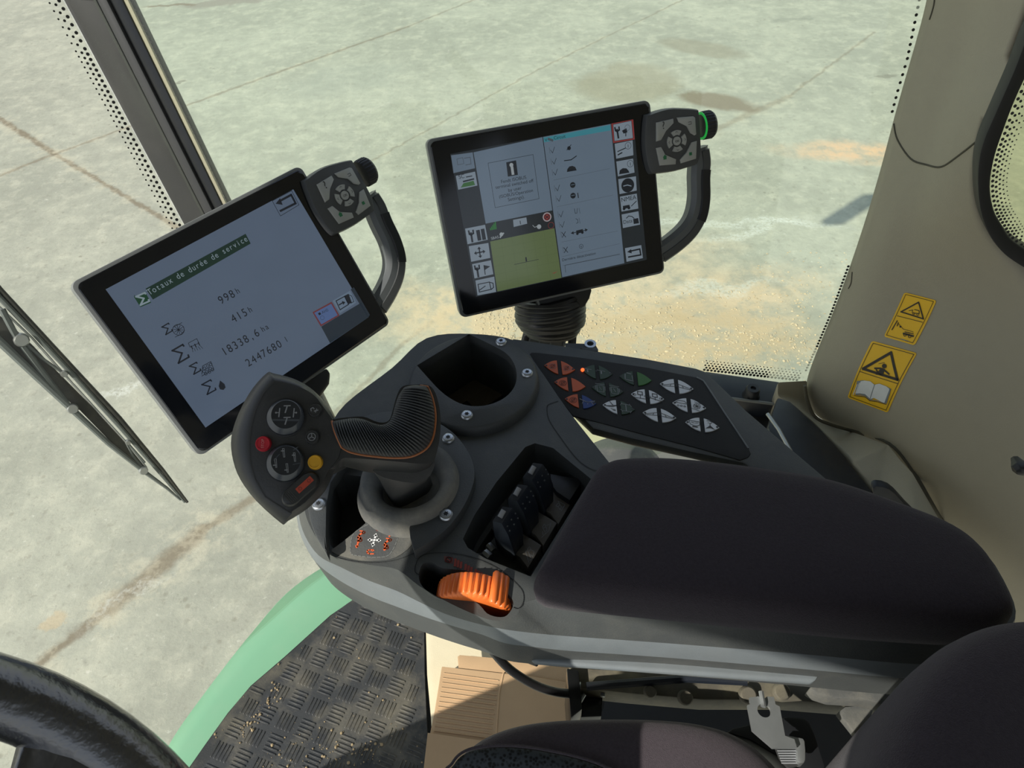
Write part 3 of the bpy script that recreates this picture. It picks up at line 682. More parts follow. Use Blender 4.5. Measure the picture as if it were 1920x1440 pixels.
    bm = bmesh.new(); slab(bm, [W(x, y, -0.987) for x, y in ((858, 1231), (862, 1228), (1120, 1250), (1120, 1300), (935, 1265), (860, 1256))], (0, 0, -0.004))
    tag(mkobj('cardboard_sheet', bm, K['card'], bevel=0.0006), 'shadowed brown cardboard flap leaning behind the box under the console', 'cardboard')
build_low()

# ================================================================ STEERING WHEEL AND WIPER
def build_wheel():
    c = V((-0.2726, -0.0691, -0.3268+CZ)); n = V((0.7*0.987, -0.7*0.158, 0.714)).normalized()
    fr = Frame(c, V((0, 1, 0)), n); R = 0.195; r = 0.0165
    t = thing('steering_wheel', c, 'shiny black leather-covered steering wheel rim at the lower left', 'steering wheel')
    bm = bmesh.new(); rings = []
    for k in range(96):
        a = 2*math.pi*k/96; o = fr.at(R*math.cos(a), R*math.sin(a)); rd = (o-c).normalized()
        rings.append([o+rd*(r*math.cos(b))+fr.n*(r*1.06*math.sin(b)) for b in [2*math.pi*j/24 for j in range(24)]])
    vs = [[bm.verts.new(p) for p in g] for g in rings]
    for i in range(96): ring_faces(bm, vs[i], vs[(i+1) % 96])
    mkobj('rim', bm, K['leather'], t, sharp=80)
    bm = bmesh.new(); lathe(bm, fr, [(0.001, -0.02), (0.055, -0.02), (0.062, 0.0), (0.05, 0.012), (0.001, 0.016)], 40, cap0=True, cap1=True); mkobj('hub', bm, K['black'], t)
    # spokes towards the seen stretch of rim
    best = min(range(360), key=lambda k: (fr_px(fr.at(R*math.cos(math.radians(k)), R*math.sin(math.radians(k))))-V((150, 1490))).length)
    for da in (0, 120, 240):
        a = math.radians(best+da); bm = bmesh.new(); d = fr.at(math.cos(a), math.sin(a))-c; sd = fr.n.cross(d)
        rings = []
        for s_, w_, h_ in ((0.03, .030, .010), (0.10, .022, .009), (0.155, .024, .009), (0.188, .045, .012)):
            p = c+d*s_; rings.append([p+sd*(w_*math.cos(b))+fr.n*(h_*math.sin(b)) for b in [2*math.pi*j/16 for j in range(16)]])
        loft(bm, rings); mkobj('spoke', bm, K['leather'], t, sharp=80)
    bm = bmesh.new(); tube(bm, [c-n*.02, c-n*.10, V((-.44, -.02, CZ-.60)), V((-.60, .02, CZ-.90)), V((-.66, .03, CZ-1.2))], [.035, .055, .065, .075, .085], 24); mkobj('column', bm, K['black'], t)  # column added, its path set to shade the box and mat
def fr_px(p):
    q = R1.transposed() @ (p-V((0, 0, CZ)))
    return V((960+FPX*q.x/-q.z, 720-FPX*q.y/-q.z))
build_wheel()
def build_wiper():
    p0 = WP(341, 420, DW+0.02); g = (W(462, 1280, -1.21)-W(700, 1085, -1.21)).normalized(); up = (WP(118, 0, DW+0.02)-p0).normalized()
    n = g.cross(up); 
    if n.dot(V((0, 0, CZ))-p0) < 0: n = -n
    fr = Frame(p0-n*0.03, g, n)       # just outside the glass
    t = thing('windshield_wiper', fr.hit(0, 600), 'long wiper with black blade and grey arm outside the windshield', 'wiper')
    k = 1252/400
    def P(pts): return [fr.hit(0+a/k, 500+b/k) for a, b in pts]
    bm = bmesh.new(); tube(bm, P([(-60, 60), (0, 132), (120, 262), (440, 610), (700, 890), (960, 1200), (1100, 1383)]), [.0035, .0035, .0035, .0038, .004, .003, .0022], 8); mkobj('blade_rubber', bm, K['wiper_black'], t)
    bm = bmesh.new(); tube(bm, P([(-60, 110), (0, 182), (200, 390), (440, 645), (700, 935), (900, 1165), (1085, 1383)]), [.004]*4+[.0035, .003, .0018], 8); mkobj('blade_spine', bm, K['wiper'], t)
    bm = bmesh.new(); tube(bm, P([(-60, 180), (0, 240), (190, 420), (420, 680), (740, 1030), (860, 1180)]), [.0016]*6, 6); mkobj('blade_spring', bm, K['steel'], t)
    bm = bmesh.new(); top = P([(-60, 240), (60, 340), (200, 470), (330, 610), (520, 800), (740, 1030), (850, 1170)]); bot = P([(-60, 370), (40, 460), (180, 590), (300, 705), (470, 845), (690, 1070), (840, 1200)])
    loft(bm, [[a, b, b-fr.n*0.012, a-fr.n*0.012] for a, b in zip(top, bot)]); mkobj('arm', bm, K['wiper_black'], t, bevel=0.002)
    bm = bmesh.new(); tube(bm, P([(-60, 385), (0, 440), (210, 640), (420, 835), (640, 1040), (850, 1205), (980, 1300), (1060, 1370)]), [.006, .006, .0055, .005, .004, .0035, .0025, .0015], 8); mkobj('frame_bar', bm, K['wiper'], t)
    for pts, r in (([(10, 250), (100, 420), (300, 690), (410, 830)], .0045), ([(160, 460), (250, 540), (380, 630)], .0022), ([(740, 1030), (780, 1110), (850, 1195)], .0020), ([(745, 1030), (850, 1150)], .0018)):
        bm = bmesh.new(); tube(bm, P(pts), r, 7); mkobj('link', bm, K['wiper'], t)
    for x, y, r in ((125, 430, .010), (425, 832, .008), (375, 628, .005), (840, 1195, .007), (750, 1030, .004)):
        bm = bmesh.new(); q = P([(x, y)])[0]; lathe(bm, Frame(q, fr.x, fr.n), [(0.0005, .006), (r*0.8, .006), (r, .003), (r, -.004), (0.0005, -.004)], 12, cap0=True, cap1=True); mkobj('pivot', bm, K['steel'], t)
build_wiper()

# ================================================================ DISPLAY TERMINALS
TERM = [((( .665, -.42449, .614478), (.566576, .822793, -.044762), (-.486588, .377915, .787663)), (-.26686, .08021, -.73109)),
        (((.958173, -.160696, .236816), (.232405, .919793, -.316179), (-.167013, .357991, .918667)), (.04815, .19505, -.80149))]
def tframe(i):
    Rm, T = TERM[i]; Rw = R1 @ M(Rm); o = R1 @ V(T)+V((0, 0, CZ)); return Frame(o, Rw @ V((1, 0, 0)), Rw @ V((0, 0, 1)))
TF = [tframe(0), tframe(1)]
def rrect(x0, y0, x1, y1, r, n=5):
    out = []
    for cx, cy, a0 in ((x1-r, y1-r, 0), (x0+r, y1-r, 90), (x0+r, y0+r, 180), (x1-r, y0+r, 270)):
        for k in range(n+1):
            a = math.radians(a0+90*k/n); out.append((cx+r*math.cos(a), cy+r*math.sin(a)))
    return out
def build_terminal(i, label):
    fr = TF[i]; L0 = TF[0]
    t = thing('display_terminal', fr.o, label, 'display')
    gw, gh = .2488/2, .1912/2
    bm = bmesh.new()
    rg = []
    for s_, z_ in ((.0000, -.0035), (.0030, -.0040), (.0034, -.008), (.0030, -.020), (-.004, -.026), (-.03, -.034)):
        rg.append([fr.at(a, b, z_) for a, b in rrect(-gw-s_, -gh-s_, gw+s_, gh+s_, .007)])
    loft(bm, rg); mkobj('housing', bm, K['housing'], t, sharp=50)
    bm = bmesh.new(); loft(bm, [[fr.at(a, b, z_) for a, b in rrect(-gw+s_, -gh+s_, gw-s_, gh-s_, .006)] for s_, z_ in ((0, -.0036), (0, -.0006), (.0008, 0))]); mkobj('cover_glass', bm, K['glassblack'], t, sharp=30)
    # control pad, measured on the left terminal
    k = 4.3625; hp = 0.008
    def q(pts): return [L0.loc(560+a/k, 290+b/k, hp) for a, b in pts]
    padl = [(p.x, p.y) for p in catmull([V(a+(0,)) for a in q([(58, 232), (75, 200), (200, 112), (330, 70), (425, 50), (448, 66), (530, 215), (598, 350), (614, 430), (600, 465), (470, 562), (330, 632), (285, 638), (215, 560), (130, 420)])], 3)]
    bm = bmesh.new(); cxy = (sum(p[0] for p in padl)/len(padl), sum(p[1] for p in padl)/len(padl))
    def sc_(pts, s_): return [(cxy[0]+(a-cxy[0])*s_, cxy[1]+(b-cxy[1])*s_) for a, b in pts]
    loft(bm, [[fr.at(a, b, z_) for a, b in sc_(padl, s_)] for s_, z_ in ((.92, -.016), (1.04, -.010), (1.045, .002), (1.0, .0075), (.96, .008))])
    pad = mkobj('control_pad', bm, K['pad_body'], t, sharp=50)
    def key(pts_l, mark=None):
        bm = bmesh.new(); cx = sum(p[0] for p in pts_l)/len(pts_l); cy = sum(p[1] for p in pts_l)/len(pts_l)
        loft(bm, [[fr.at(cx+(a-cx)*s_, cy+(b-cy)*s_, z_) for a, b in pts_l] for s_, z_ in ((1.0, .0075), (1.0, .0092), (.93, .0098))], cap0=False)
        o = mkobj('button', bm, K['pad_key'], pad, sharp=50)
        return (cx, cy)
    cc = {}
    for nm, pts in dict(help=[(145, 245), (265, 172), (284, 205), (252, 285), (246, 368), (213, 392)], back=[(290, 155), (412, 106), (432, 112), (500, 235), (490, 247), (450, 240), (400, 198), (322, 186)],
                        menu=[(492, 308), (528, 283), (584, 420), (485, 494), (464, 470), (490, 395)], home=[(235, 442), (270, 421), (330, 470), (432, 476), (447, 515), (327, 568)]).items():
        cc[nm] = key(q(pts))
    c0 = q([(374, 334)])[0]; Ro, Ri = .0118, .0064
    for a0 in (0, 90, 180, 270):
        a = [math.radians(a0-33+66*j/6) for j in range(7)]
        key([(c0[0]+Ro*math.cos(x), c0[1]+Ro*math.sin(x)) for x in a]+[(c0[0]+Ri*math.cos(x), c0[1]+Ri*math.sin(x)) for x in reversed(a)])
    key([(c0[0]+.0049*math.cos(2*math.pi*j/20), c0[1]+.0049*math.sin(2*math.pi*j/20)) for j in range(20)])
    cv = Canvas(fr, base=.0100, step=.0001); km, kg = K['key_mark'], K['key_green']
    for a0 in (0, 90, 180, 270):
        x = math.radians(a0); m_ = (c0[0]+.0092*math.cos(x), c0[1]+.0092*math.sin(x)); d = (math.cos(x)*.0011, math.sin(x)*.0011)
        cv.linel([(m_[0]-d[1]*1.2, m_[1]+d[0]*1.2), (m_[0]+d[0], m_[1]+d[1]), (m_[0]+d[1]*1.2, m_[1]-d[0]*1.2)], .0004, km)
    cv.textl('OK', (c0[0]-.0026, c0[1]-.0014), (c0[0]+.0026, c0[1]-.0014), km)
    h = cc['help']; cv.textl('?', (h[0]-.0022, h[1]+.0008), (h[0]+.0002, h[1]+.0008), km)
    h = cc['back']; cv.linel([(h[0]-.001, h[1]+.0035), (h[0]+.0025, h[1]+.0035), (h[0]+.0025, h[1]+.001), (h[0]-.001, h[1]+.001)], .0005, km)
    h = cc['home']; cv.polyl([(h[0]-.004, h[1]-.0005), (h[0]-.0012, h[1]+.0022), (h[0]+.0014, h[1]-.0005)], kg); cv.polyl([(h[0]-.0032, h[1]-.003), (h[0]+.0006, h[1]-.003), (h[0]+.0006, h[1]-.0005), (h[0]-.0032, h[1]-.0005)], kg)
    h = cc['menu']; cv.polyl([(h[0]+.0002, h[1]-.003), (h[0]+.0036, h[1]-.003), (h[0]+.0036, h[1]+.0004), (h[0]+.0002, h[1]+.0004)], kg)
    cv.done('key_symbols', pad)
    # rotary knob on the pad's right flank
    kx, ky = q([(520, 160)])[0]; kc = fr.at(kx+.004, ky, -.002); kf = Frame(kc, fr.y, fr.x)
    bm = bmesh.new(); prof = [(.0142, 0), (.0150, .002), (.0150, .011), (.0138, .0135), (.001, .0145)]
    rings = []
    for r, h in prof:
        rings.append([kf.at((r+(0.0007 if (j % 4 < 2 and h < .013) else 0))*math.cos(2*math.pi*j/96), (r+(0.0007 if (j % 4 < 2 and h < .013) else 0))*math.sin(2*math.pi*j/96), h) for j in range(96)])
    loft(bm, rings); kn = mkobj('rotary_knob', bm, K['black'], t, sharp=25)
    if i == 1:
        bm = bmesh.new(); lathe(bm, kf, [(.0125, -.0006), (.0152, -.0006), (.0152, .0004), (.0125, .0004)], 32, cap0=False); o = mkobj('light_ring', bm, K['led_green'], kn); tag(o, 'glowing green ring')
    # curved handle
    def hq(pts): return [L0.loc(560+a/k, 290+b/k, 0) for a, b in pts]
    path = catmull([fr.at(a, b, -.012) for a, b in hq([(590, 330), (650, 420), (700, 540), (775, 700), (812, 850), (800, 980), (740, 1120), (655, 1250), (600, 1290)])], 6, False)
    prof = [(.55, 1), (-.55, 1), (-1, .55), (-1, -.55), (-.55, -1), (.55, -1), (1, -.55), (1, .55)]
    bm = bmesh.new(); tube(bm, path, [.0125]+[.0115]*(len(path)-2)+[.010], prof=[(a*0.85, b) for a, b in prof], up=fr.n); hd = mkobj('handle', bm, K['handle'], t, sharp=40)
    path = catmull([fr.at(a, b, -.013) for a, b in hq([(635, 330), (690, 420), (735, 540), (810, 700), (850, 850), (838, 990), (780, 1130), (700, 1262)])], 6, False)
    bm = bmesh.new(); tube(bm, path, [.0095]*len(path), prof=[(a*1.25, b*.8) for a, b in prof], up=fr.n); mkobj('grip', bm, K['pad_body'], hd, sharp=40)
    path2 = path[9:26]; bm = bmesh.new(); tube(bm, path2, [.0104]*len(path2), prof=[(a*1.25, b*.8) for a, b in prof], up=fr.n); mkobj('soft_insert', bm, K['black'], hd, sharp=40)
    return t
T0 = build_terminal(0, 'left display terminal showing service totals on a blue-grey screen')
T1 = build_terminal(1, 'right display terminal with a four-part screen above the button panel')
def screen_left():
    fr = TF[0]; cv = Canvas(fr, base=.0003, step=.00006)
    bgm = screen_mat('lcd_blue_grey', (100, 116, 138)); dk = screen_mat('lcd_dark', (26, 32, 42)); gr = screen_mat('lcd_green_bar', (22, 52, 42)); wt = screen_mat('lcd_pale_text', (150, 168, 178)); rd = screen_mat('lcd_red_line', (120, 60, 66)); sd = screen_mat('lcd_side_panel', (42, 54, 66)); bl = screen_mat('lcd_blue_cell', (92, 116, 165)); lt = screen_mat('lcd_light_cell', (118, 138, 160)); gd = screen_mat('lcd_dark_green', (24, 70, 45))
    cv.poly([(198, 542.5), (550, 355), (691.7, 594.6), (385.4, 801.7)], bgm)
    k = 2.4; c = lambda pts: cr(pts, 100, 280, k)
    cv.poly(c([(1205, 798), (1385, 690), (1420, 755), (1245, 872)]), sd, 1)
    cv.poly(c([(1338, 630), (1352, 620), (1425, 745), (1415, 757)]), sd, 1)
    cv.poly(c([(415, 627), (865, 380), (888, 424), (448, 676)]), gr, 1)
    cv.poly(c([(362, 663), (412, 640), (440, 690), (392, 710)]), gd, 1)
    cv.poly(c([(362, 655), (420, 680), (395, 705), (385, 690)]), gd, 2)
    def sig(p, sx_, sy_, m, w_=.0010):
        # a capital sigma: p centre px in crop, sx_ half width vector, sy_ half height vector
        X, Y = sx_, sy_; f = lambda a, b: (p[0]+X[0]*a+Y[0]*b, p[1]+X[1]*a+Y[1]*b)
        cv.line(c([f(1, -.75), f(.95, -1), f(-1, -1), f(.25, 0), f(-1, 1), f(.95, 1), f(1, .7)]), w_, m, 3)
    ex, ey = (19, -10), (11, 20)
    sig((402, 673), (20, -9), (10, 19), wt, .0016)
    sig((512, 808), (15, -9), (9, 17), dk, .0011); sig((573, 920), (24, -14), (14, 28), dk, .0016); sig((638, 985), (16, -9), (10, 18), dk, .0012); sig((700, 1070), (20, -11), (12, 22), dk, .0013)
    cv.mono('Totaux de durée de service', c([(432, 657)])[0], c([(878, 410)])[0], wt, 3)
    def num(t, a, b): cv.mono(t, c([a])[0], c([b])[0], dk, 3)
    num('998', (752, 700), (824, 660)); num('h', (826, 653), (844, 643)); num('415', (808, 783), (880, 743)); num('h', (882, 737), (900, 727))
    num('18338,6', (766, 932), (934, 834)); num('ha', (940, 824), (974, 804)); num('2447680', (875, 981), (1034, 884)); num('l', (1045, 870), (1061, 860))
    # turbine icon
    for r in (.0052,): cv.circ(c([(563, 812)])[0], r, dk, 3, w=.0005)
    a, b = cv.lp(c([(563, 812)])[0])
    for j in range(5):
        x = math.pi*j/5; cv.linel([(a-.0042*math.cos(x), b-.0042*math.sin(x)), (a+.0042*math.cos(x), b+.0042*math.sin(x))], .0005, dk, 3)
    cv.line(c([(540, 800), (578, 780)]), .0005, dk, 3); cv.line(c([(585, 797), (590, 815), (575, 832), (548, 845)]), .0005, dk, 3)
    # sprayer icon
    cv.line(c([(607, 872), (645, 852), (655, 872), (615, 890), (607, 872)]), .0005, dk, 3)
    for d in (0, 16, 32): cv.line(c([(620+d, 885-d*.5), (626+d, 897-d*.5)]), .0010, dk, 3)
    for d in range(5): cv.line(c([(625+d*9, 900-d*4), (628+d*11, 912-d*4)]), .0004, dk, 3)
    # field icon
    cv.line(c([(668, 1012), (672, 975), (708, 955), (722, 990), (668, 1020)]), .0006, dk, 3)
    for x_, y_ in ((680, 985), (695, 975), (708, 968), (678, 1000), (692, 992), (706, 986), (686, 1010), (702, 1002), (716, 992)): cv.circ(c([(x_, y_)])[0], .0014, dk, 3, seg=6, w=.0005)
    # drop
    cv.poly(c([(750, 1040), (770, 1056), (775, 1072), (765, 1083), (750, 1080), (744, 1066)]), dk, 3)
    # back arrow
    cv.line(c([(985, 232), (1072, 186), (1105, 250), (1022, 300)]), .0005, dk, 2, closed=True)
    cv.line(c([(1022, 277), (1090, 243), (1070, 205), (1020, 232)]), .0022, dk, 3); cv.poly(c([(1000, 245), (1020, 220), (1032, 250)]), dk, 3)
    # bottom right cells
    cv.poly(c([(1166, 733), (1252, 686), (1288, 748), (1203, 797)]), rd, 2); cv.poly(c([(1174, 736), (1250, 695), (1279, 746), (1206, 788)]), bl, 3)
    cv.poly(c([(1190, 738), (1200, 733), (1205, 742), (1196, 747)]), dk, 4); cv.text('AHS', c([(1210, 741)])[0], c([(1238, 727)])[0], sd, 4)
    cv.circ(c([(1210, 758)])[0], .0022, sd, 4, w=.0003)
    cv.poly(c([(1256, 682), (1335, 636), (1362, 690), (1290, 738)]), lt, 2)
    cv.line(c([(1272, 682), (1310, 662), (1328, 698), (1290, 722)]), .0010, dk, 3, closed=True); cv.poly(c([(1308, 660), (1328, 650), (1343, 690), (1326, 698)]), dk, 3); cv.line(c([(1330, 655), (1342, 660), (1352, 685), (1340, 692)]), .0007, dk, 3)
    cv.line(c([(1286, 700), (1302, 690)]), .0013, dk, 3); cv.poly(c([(1298, 682), (1314, 688), (1304, 700)]), dk, 3)
    tag(cv.done('screen', T0), 'lit screen with the heading Totaux de durée de service')
screen_left()
def screen_right():
    fr = TF[1]; cv = Canvas(fr, base=.0003, step=.00006); k = 3.2; c = lambda pts: cr(pts, 780, 170, k)
    S = lambda n, a: screen_mat('lcd2_'+n, a)
    bgm = S('pale', (112, 130, 148)); dk = S('ink', (28, 34, 42)); pn = S('panel', (38, 45, 50)); lt = S('cell', (140, 155, 168)); cy = S('cyan', (70, 150, 165)); ol = S('olive', (105, 122, 80)); gl = S('grid', (92, 108, 72)); gn = S('green', (50, 140, 60)); rd = S('red', (150, 60, 60)); gy = S('grey', (85, 95, 105)); wt = S('white', (170, 180, 185)); lgn = S('leaf', (60, 110, 55))
    cv.poly([(844, 288.8), (1187.2, 223.8), (1212.8, 487), (892.5, 556.6)], pn)
    cv.poly(c([(345, 370), (762, 278), (818, 718), (418, 798)]), bgm, 1)
    cv.poly(c([(762, 278), (1168, 200), (1250, 1035), (873, 1120)]), bgm, 1)
    cv.line(c([(760, 278), (875, 1122)]), .0008, dk, 2)
    cv.poly(c([(445, 905), (830, 825), (873, 1122), (488, 1205)]), ol, 1)
    for j in range(1, 6):
        t = j/6; cv.line(c([(445+385*t, 905-80*t), (488+385*t, 1205-83*t)]), .0002, gl, 2); cv.line(c([(445+43*t, 905+300*t), (830+43*t, 825+297*t)]), .0002, gl, 2)
    cv.line(c([(590, 1043), (735, 1012)]), .0005, dk, 3); cv.poly(c([(655, 1000), (663, 998), (667, 1024), (658, 1026)]), dk, 3); cv.poly(c([(815, 1095), (850, 1083), (830, 1098)]), S('amber', (140, 90, 70)), 3)
    cv.line(c([(432, 435), (702, 383), (738, 648), (475, 702)]), .0004, dk, 2, closed=True)
    cv.poly(c([(541, 430), (600, 418), (611, 505), (551, 516)]), dk, 3); cv.circ(c([(572, 446)])[0], .0022, wt, 4, 12); cv.line(c([(576, 462), (581, 498)]), .0030, wt, 4)
    for t, a, b in (('Fendt ISOBUS', (512, 556), (662, 528)), ('terminal switched off', (478, 590), (706, 548)), ('by user', (555, 608), (634, 592)), ('(ISOBUS/Operation', (500, 646), (702, 606)), ('Settings).', (553, 664), (652, 645))): cv.text(t, c([a])[0], c([b])[0], dk, 3)
    # left column
    def cell(p, m=lt, bd=dk, l=2):
        cv.poly(c(p), m, l); cv.line(c(p), .0004, bd, l+1, closed=True)
    cell([(210, 388), (340, 370), (354, 465), (225, 495)], m=bgm, bd=gy); cv.line(c([(245, 410), (280, 402), (287, 438), (250, 445)]), .0005, gy, 4, closed=True); cv.line(c([(290, 405), (325, 400), (330, 440), (298, 446)]), .0007, gy, 4)
    cell([(237, 510), (355, 484), (370, 570), (252, 596)]); cv.text('SC', c([(258, 530)])[0], c([(292, 522)])[0], dk, 4); cv.poly(c([(268, 582), (285, 555), (345, 540), (354, 566)]), lgn, 4); cv.line(c([(285, 545), (345, 530)]), .0016, dk, 5); cv.line(c([(302, 518), (335, 512)]), .0010, dk, 5)
    lc = [[(293, 827), (415, 803), (432, 895), (308, 923)], [(315, 932), (435, 912), (447, 1004), (330, 1028)], [(335, 1040), (450, 1016), (465, 1102), (350, 1128)], [(355, 1138), (470, 1114), (482, 1208), (368, 1230)]]
    for p in lc: cell(p)
    def wrench(x, y, s=1, m=dk):
        cv.line(c([(x-2*s, y+5*s), (x+6*s, y+55*s)]), .0022*s, m, 4); cv.line(c([(x-16*s, y-8*s), (x-12*s, y+10*s), (x-2*s, y+16*s), (x+12*s, y+6*s), (x+10*s, y-12*s)]), .0018*s, m, 4)
    wrench(332, 850); cv.line(c([(372, 845), (380, 890)]), .0042, dk, 4); cv.line(c([(400, 838), (408, 886)]), .0042, dk, 4)
    x, y = 382, 970
    for dx, dy in ((1, -.2), (-1, .2), (.15, 1), (-.15, -1)):
        cv.line(c([(x, y), (x+dx*22, y+dy*22)]), .0014, dk, 4); cv.poly(c([(x+dx*34, y+dy*34), (x+dx*20-dy*12, y+dy*20+dx*12), (x+dx*20+dy*12, y+dy*20-dx*12)]), dk, 4)
    wrench(368, 1060); cv.line(c([(408, 1050), (415, 1102)]), .0010, dk, 4); cv.poly(c([(405, 1046), (445, 1054), (410, 1078)]), dk, 4)
    cv.line(c([(372, 1162), (440, 1148), (450, 1192), (380, 1208)]), .0010, dk, 4, closed=True); cv.line(c([(445, 1150), (462, 1155), (465, 1180), (452, 1192)]), .0010, dk, 4); cv.line(c([(382, 1196), (415, 1172)]), .0010, dk, 4)
    # status strip
    for j, h in enumerate((8, 16, 24, 32, 40)): cv.line(c([(448+j*8, 835-j*1.5), (447+j*8-h*.1, 835-j*1.5-h)]), .0010, gn, 3)
    cv.poly(c([(582, 775), (662, 760), (667, 798), (586, 818)]), lt, 3); cv.line(c([(624, 782), (627, 800)]), .0008, dk, 4)
    cv.text('SBAS', c([(452, 895)])[0], c([(497, 884)])[0], wt, 3); cv.line(c([(505, 880), (525, 855)]), .0015, wt, 3); cv.circ(c([(512, 862)])[0], .0022, wt, 3, 10)
    cv.circ(c([(786, 758)])[0], .0052, rd, 3); cv.circ(c([(786, 758)])[0], .0045, wt, 4, w=.0010); cv.circ(c([(786, 758)])[0], .0030, pn, 5, w=.0006); cv.line(c([(774, 748), (798, 768)]), .0008, pn, 5); cv.line(c([(798, 748), (774, 768)]), .0008, pn, 5)
    cv.circ(c([(810, 808)])[0], .0034, rd, 3, w=.0004); cv.circ(c([(738, 816)])[0], .0026, wt, 3, 12); cv.line(c([(700, 808), (712, 820), (730, 812)]), .0006, wt, 3)
    # right list
    cv.poly(c([(765, 282), (1165, 205), (1168, 238), (768, 310)]), cy, 2); cv.text('Circuit', c([(828, 294)])[0], c([(898, 282)])[0], dk, 3); cv.text('V', c([(774, 306)])[0], c([(788, 303)])[0], dk, 3); cv.line(c([(795, 290), (818, 298)]), .0025, gy, 3)
    rows = [(815, 358), (825, 425), (832, 490), (845, 585), (854, 648), (866, 742), (874, 804), (884, 862), (896, 954)]
    for j, (x, y) in enumerate(rows):
        cv.line(c([(x-16, y-16), (x-11, y+18)]), .0004, gy, 3)
        if j < 7: cv.line(c([(x-8, y-2), (x+4, y+16), (x+16, y-20)]), .0005, dk, 3)
        else: cv.line(c([(x-10, y-12), (x+14, y+16)]), .0007, dk, 3); cv.line(c([(x+12, y-16), (x-6, y+18)]), .0007, dk, 3)
    for a, b in (((825, 537), (1163, 467)), ((845, 697), (1182, 626)), ((875, 908), (1210, 842)), ((876, 1028-32), (1222, 918)), ((880, 1050), (1220, 978))): cv.line(c([a, b]), .0003, gy, 3)
    cv.circ(c([(918, 345)])[0], .0022, dk, 3, 8); cv.line(c([(905, 356), (930, 325)]), .0007, dk, 3)
    cv.line(c([(890, 420), (930, 415), (962, 392)]), .0010, dk, 3); 
    cv.poly(c([(905, 488), (908, 470), (920, 455), (938, 451), (955, 458), (964, 478)]), dk, 3)
    cv.circ(c([(940, 566)])[0], .0032, dk, 3, 14); cv.circ(c([(942, 630)])[0], .0032, dk, 3, 14); cv.line(c([(970, 615), (974, 642)]), .0010, dk, 3); cv.line(c([(930, 566), (950, 562)]), .0006, bgm, 4); cv.line(c([(932, 630), (952, 626)]), .0006, bgm, 4)
    for y, sh in ((722, 0), (782, 1)):
        cv.line(c([(950, y-14), (955, y+14), (966, y+12), (967, y-16)] if not sh else [(958, y-14), (970, y-8), (972, y+10), (962, y+14)]), .0005, dk, 3); cv.line(c([(978, y-18), (984, y+14)]), .0003, dk, 3)
    cv.line(c([(935, 855), (1022, 836)]), .0008, dk, 3); cv.poly(c([(928, 856), (944, 843), (947, 862)]), dk, 3); cv.poly(c([(1031, 834), (1013, 826), (1016, 846)]), dk, 3); cv.poly(c([(960, 840), (1000, 830), (1004, 850), (963, 858)]), dk, 4); cv.circ(c([(968, 858)])[0], .0016, dk, 4, 8); cv.circ(c([(998, 851)])[0], .0016, dk, 4, 8)
    cv.circ(c([(991, 934)])[0], .0024, dk, 3, w=.0004); cv.line(c([(985, 934), (997, 933)]), .0004, dk, 3); cv.line(c([(991, 934), (992, 944)]), .0004, dk, 3)
    cv.text('Dernière désactivation', c([(878, 1024)])[0], c([(1078, 982)])[0], dk, 3)
    cv.line(c([(898, 1090), (893, 1048), (1222, 982)]), .0004, dk, 3)
    rc = [[(1182, 203), (1292, 180), (1302, 285), (1190, 303)], [(1190, 318), (1300, 296), (1305, 388), (1200, 410)], [(1200, 424), (1303, 406), (1312, 492), (1210, 516)], [(1212, 530), (1320, 512), (1325, 600), (1220, 622)],
          [(1222, 635), (1325, 616), (1335, 708), (1232, 727)], [(1232, 742), (1335, 722), (1345, 804), (1240, 826)], [(1252, 944), (1352, 925), (1362, 1005), (1262, 1028)]]
    cv.poly(c([(1172, 198), (1303, 172), (1312, 292), (1183, 314)]), rd, 2)
    for p in rc: cell(p, l=3)
    wrench(1208, 230, .95); cv.poly(c([(1235, 240), (1262, 225), (1268, 250), (1245, 258)]), dk, 5); cv.line(c([(1258, 240), (1258, 272)]), .0010, dk, 5); cv.circ(c([(1268, 222)])[0], .0030, gy, 5, w=.0004)
    cv.line(c([(1210, 365), (1255, 345)]), .0010, dk, 5); cv.line(c([(1212, 385), (1235, 372)]), .0013, dk, 5); cv.circ(c([(1272, 330)])[0], .0036, dk, 5, w=.0004); cv.line(c([(1272, 325), (1273, 340)]), .0006, dk, 5)
    cv.poly(c([(1218, 502), (1222, 478), (1240, 465), (1262, 466), (1275, 480), (1280, 492)]), dk, 5); cv.circ(c([(1285, 438)])[0], .0036, dk, 5, w=.0004); cv.line(c([(1285, 432), (1286, 448)]), .0006, dk, 5)
    cv.circ(c([(1270, 568)])[0], .0078, dk, 5); cv.line(c([(1245, 572), (1268, 566), (1290, 572)]), .0011, lt, 6)
    cv.text('NMEA', c([(1233, 668)])[0], c([(1322, 650)])[0], dk, 5); cv.poly(c([(1240, 692), (1280, 684), (1284, 702), (1243, 710)]), dk, 5); cv.circ(c([(1248, 708)])[0], .0018, dk, 5, 8); cv.circ(c([(1277, 703)])[0], .0018, dk, 5, 8); cv.line(c([(1292, 692), (1322, 662)]), .0009, dk, 5)
    cv.text('Data', c([(1245, 800)])[0], c([(1298, 789)])[0], dk, 5); cv.poly(c([(1302, 770), (1332, 764), (1338, 795), (1306, 800)]), dk, 5); cv.line(c([(1262, 765), (1275, 752), (1295, 755), (1308, 766)]), .0009, dk, 5)
    cv.line(c([(1275, 998), (1348, 985), (1342, 950), (1288, 962)]), .0018, dk, 5); cv.poly(c([(1266, 968), (1290, 950), (1294, 976)]), dk, 5)
    tag(cv.done('screen', T1), 'lit screen split into message, map, check list and icon columns')
screen_right()
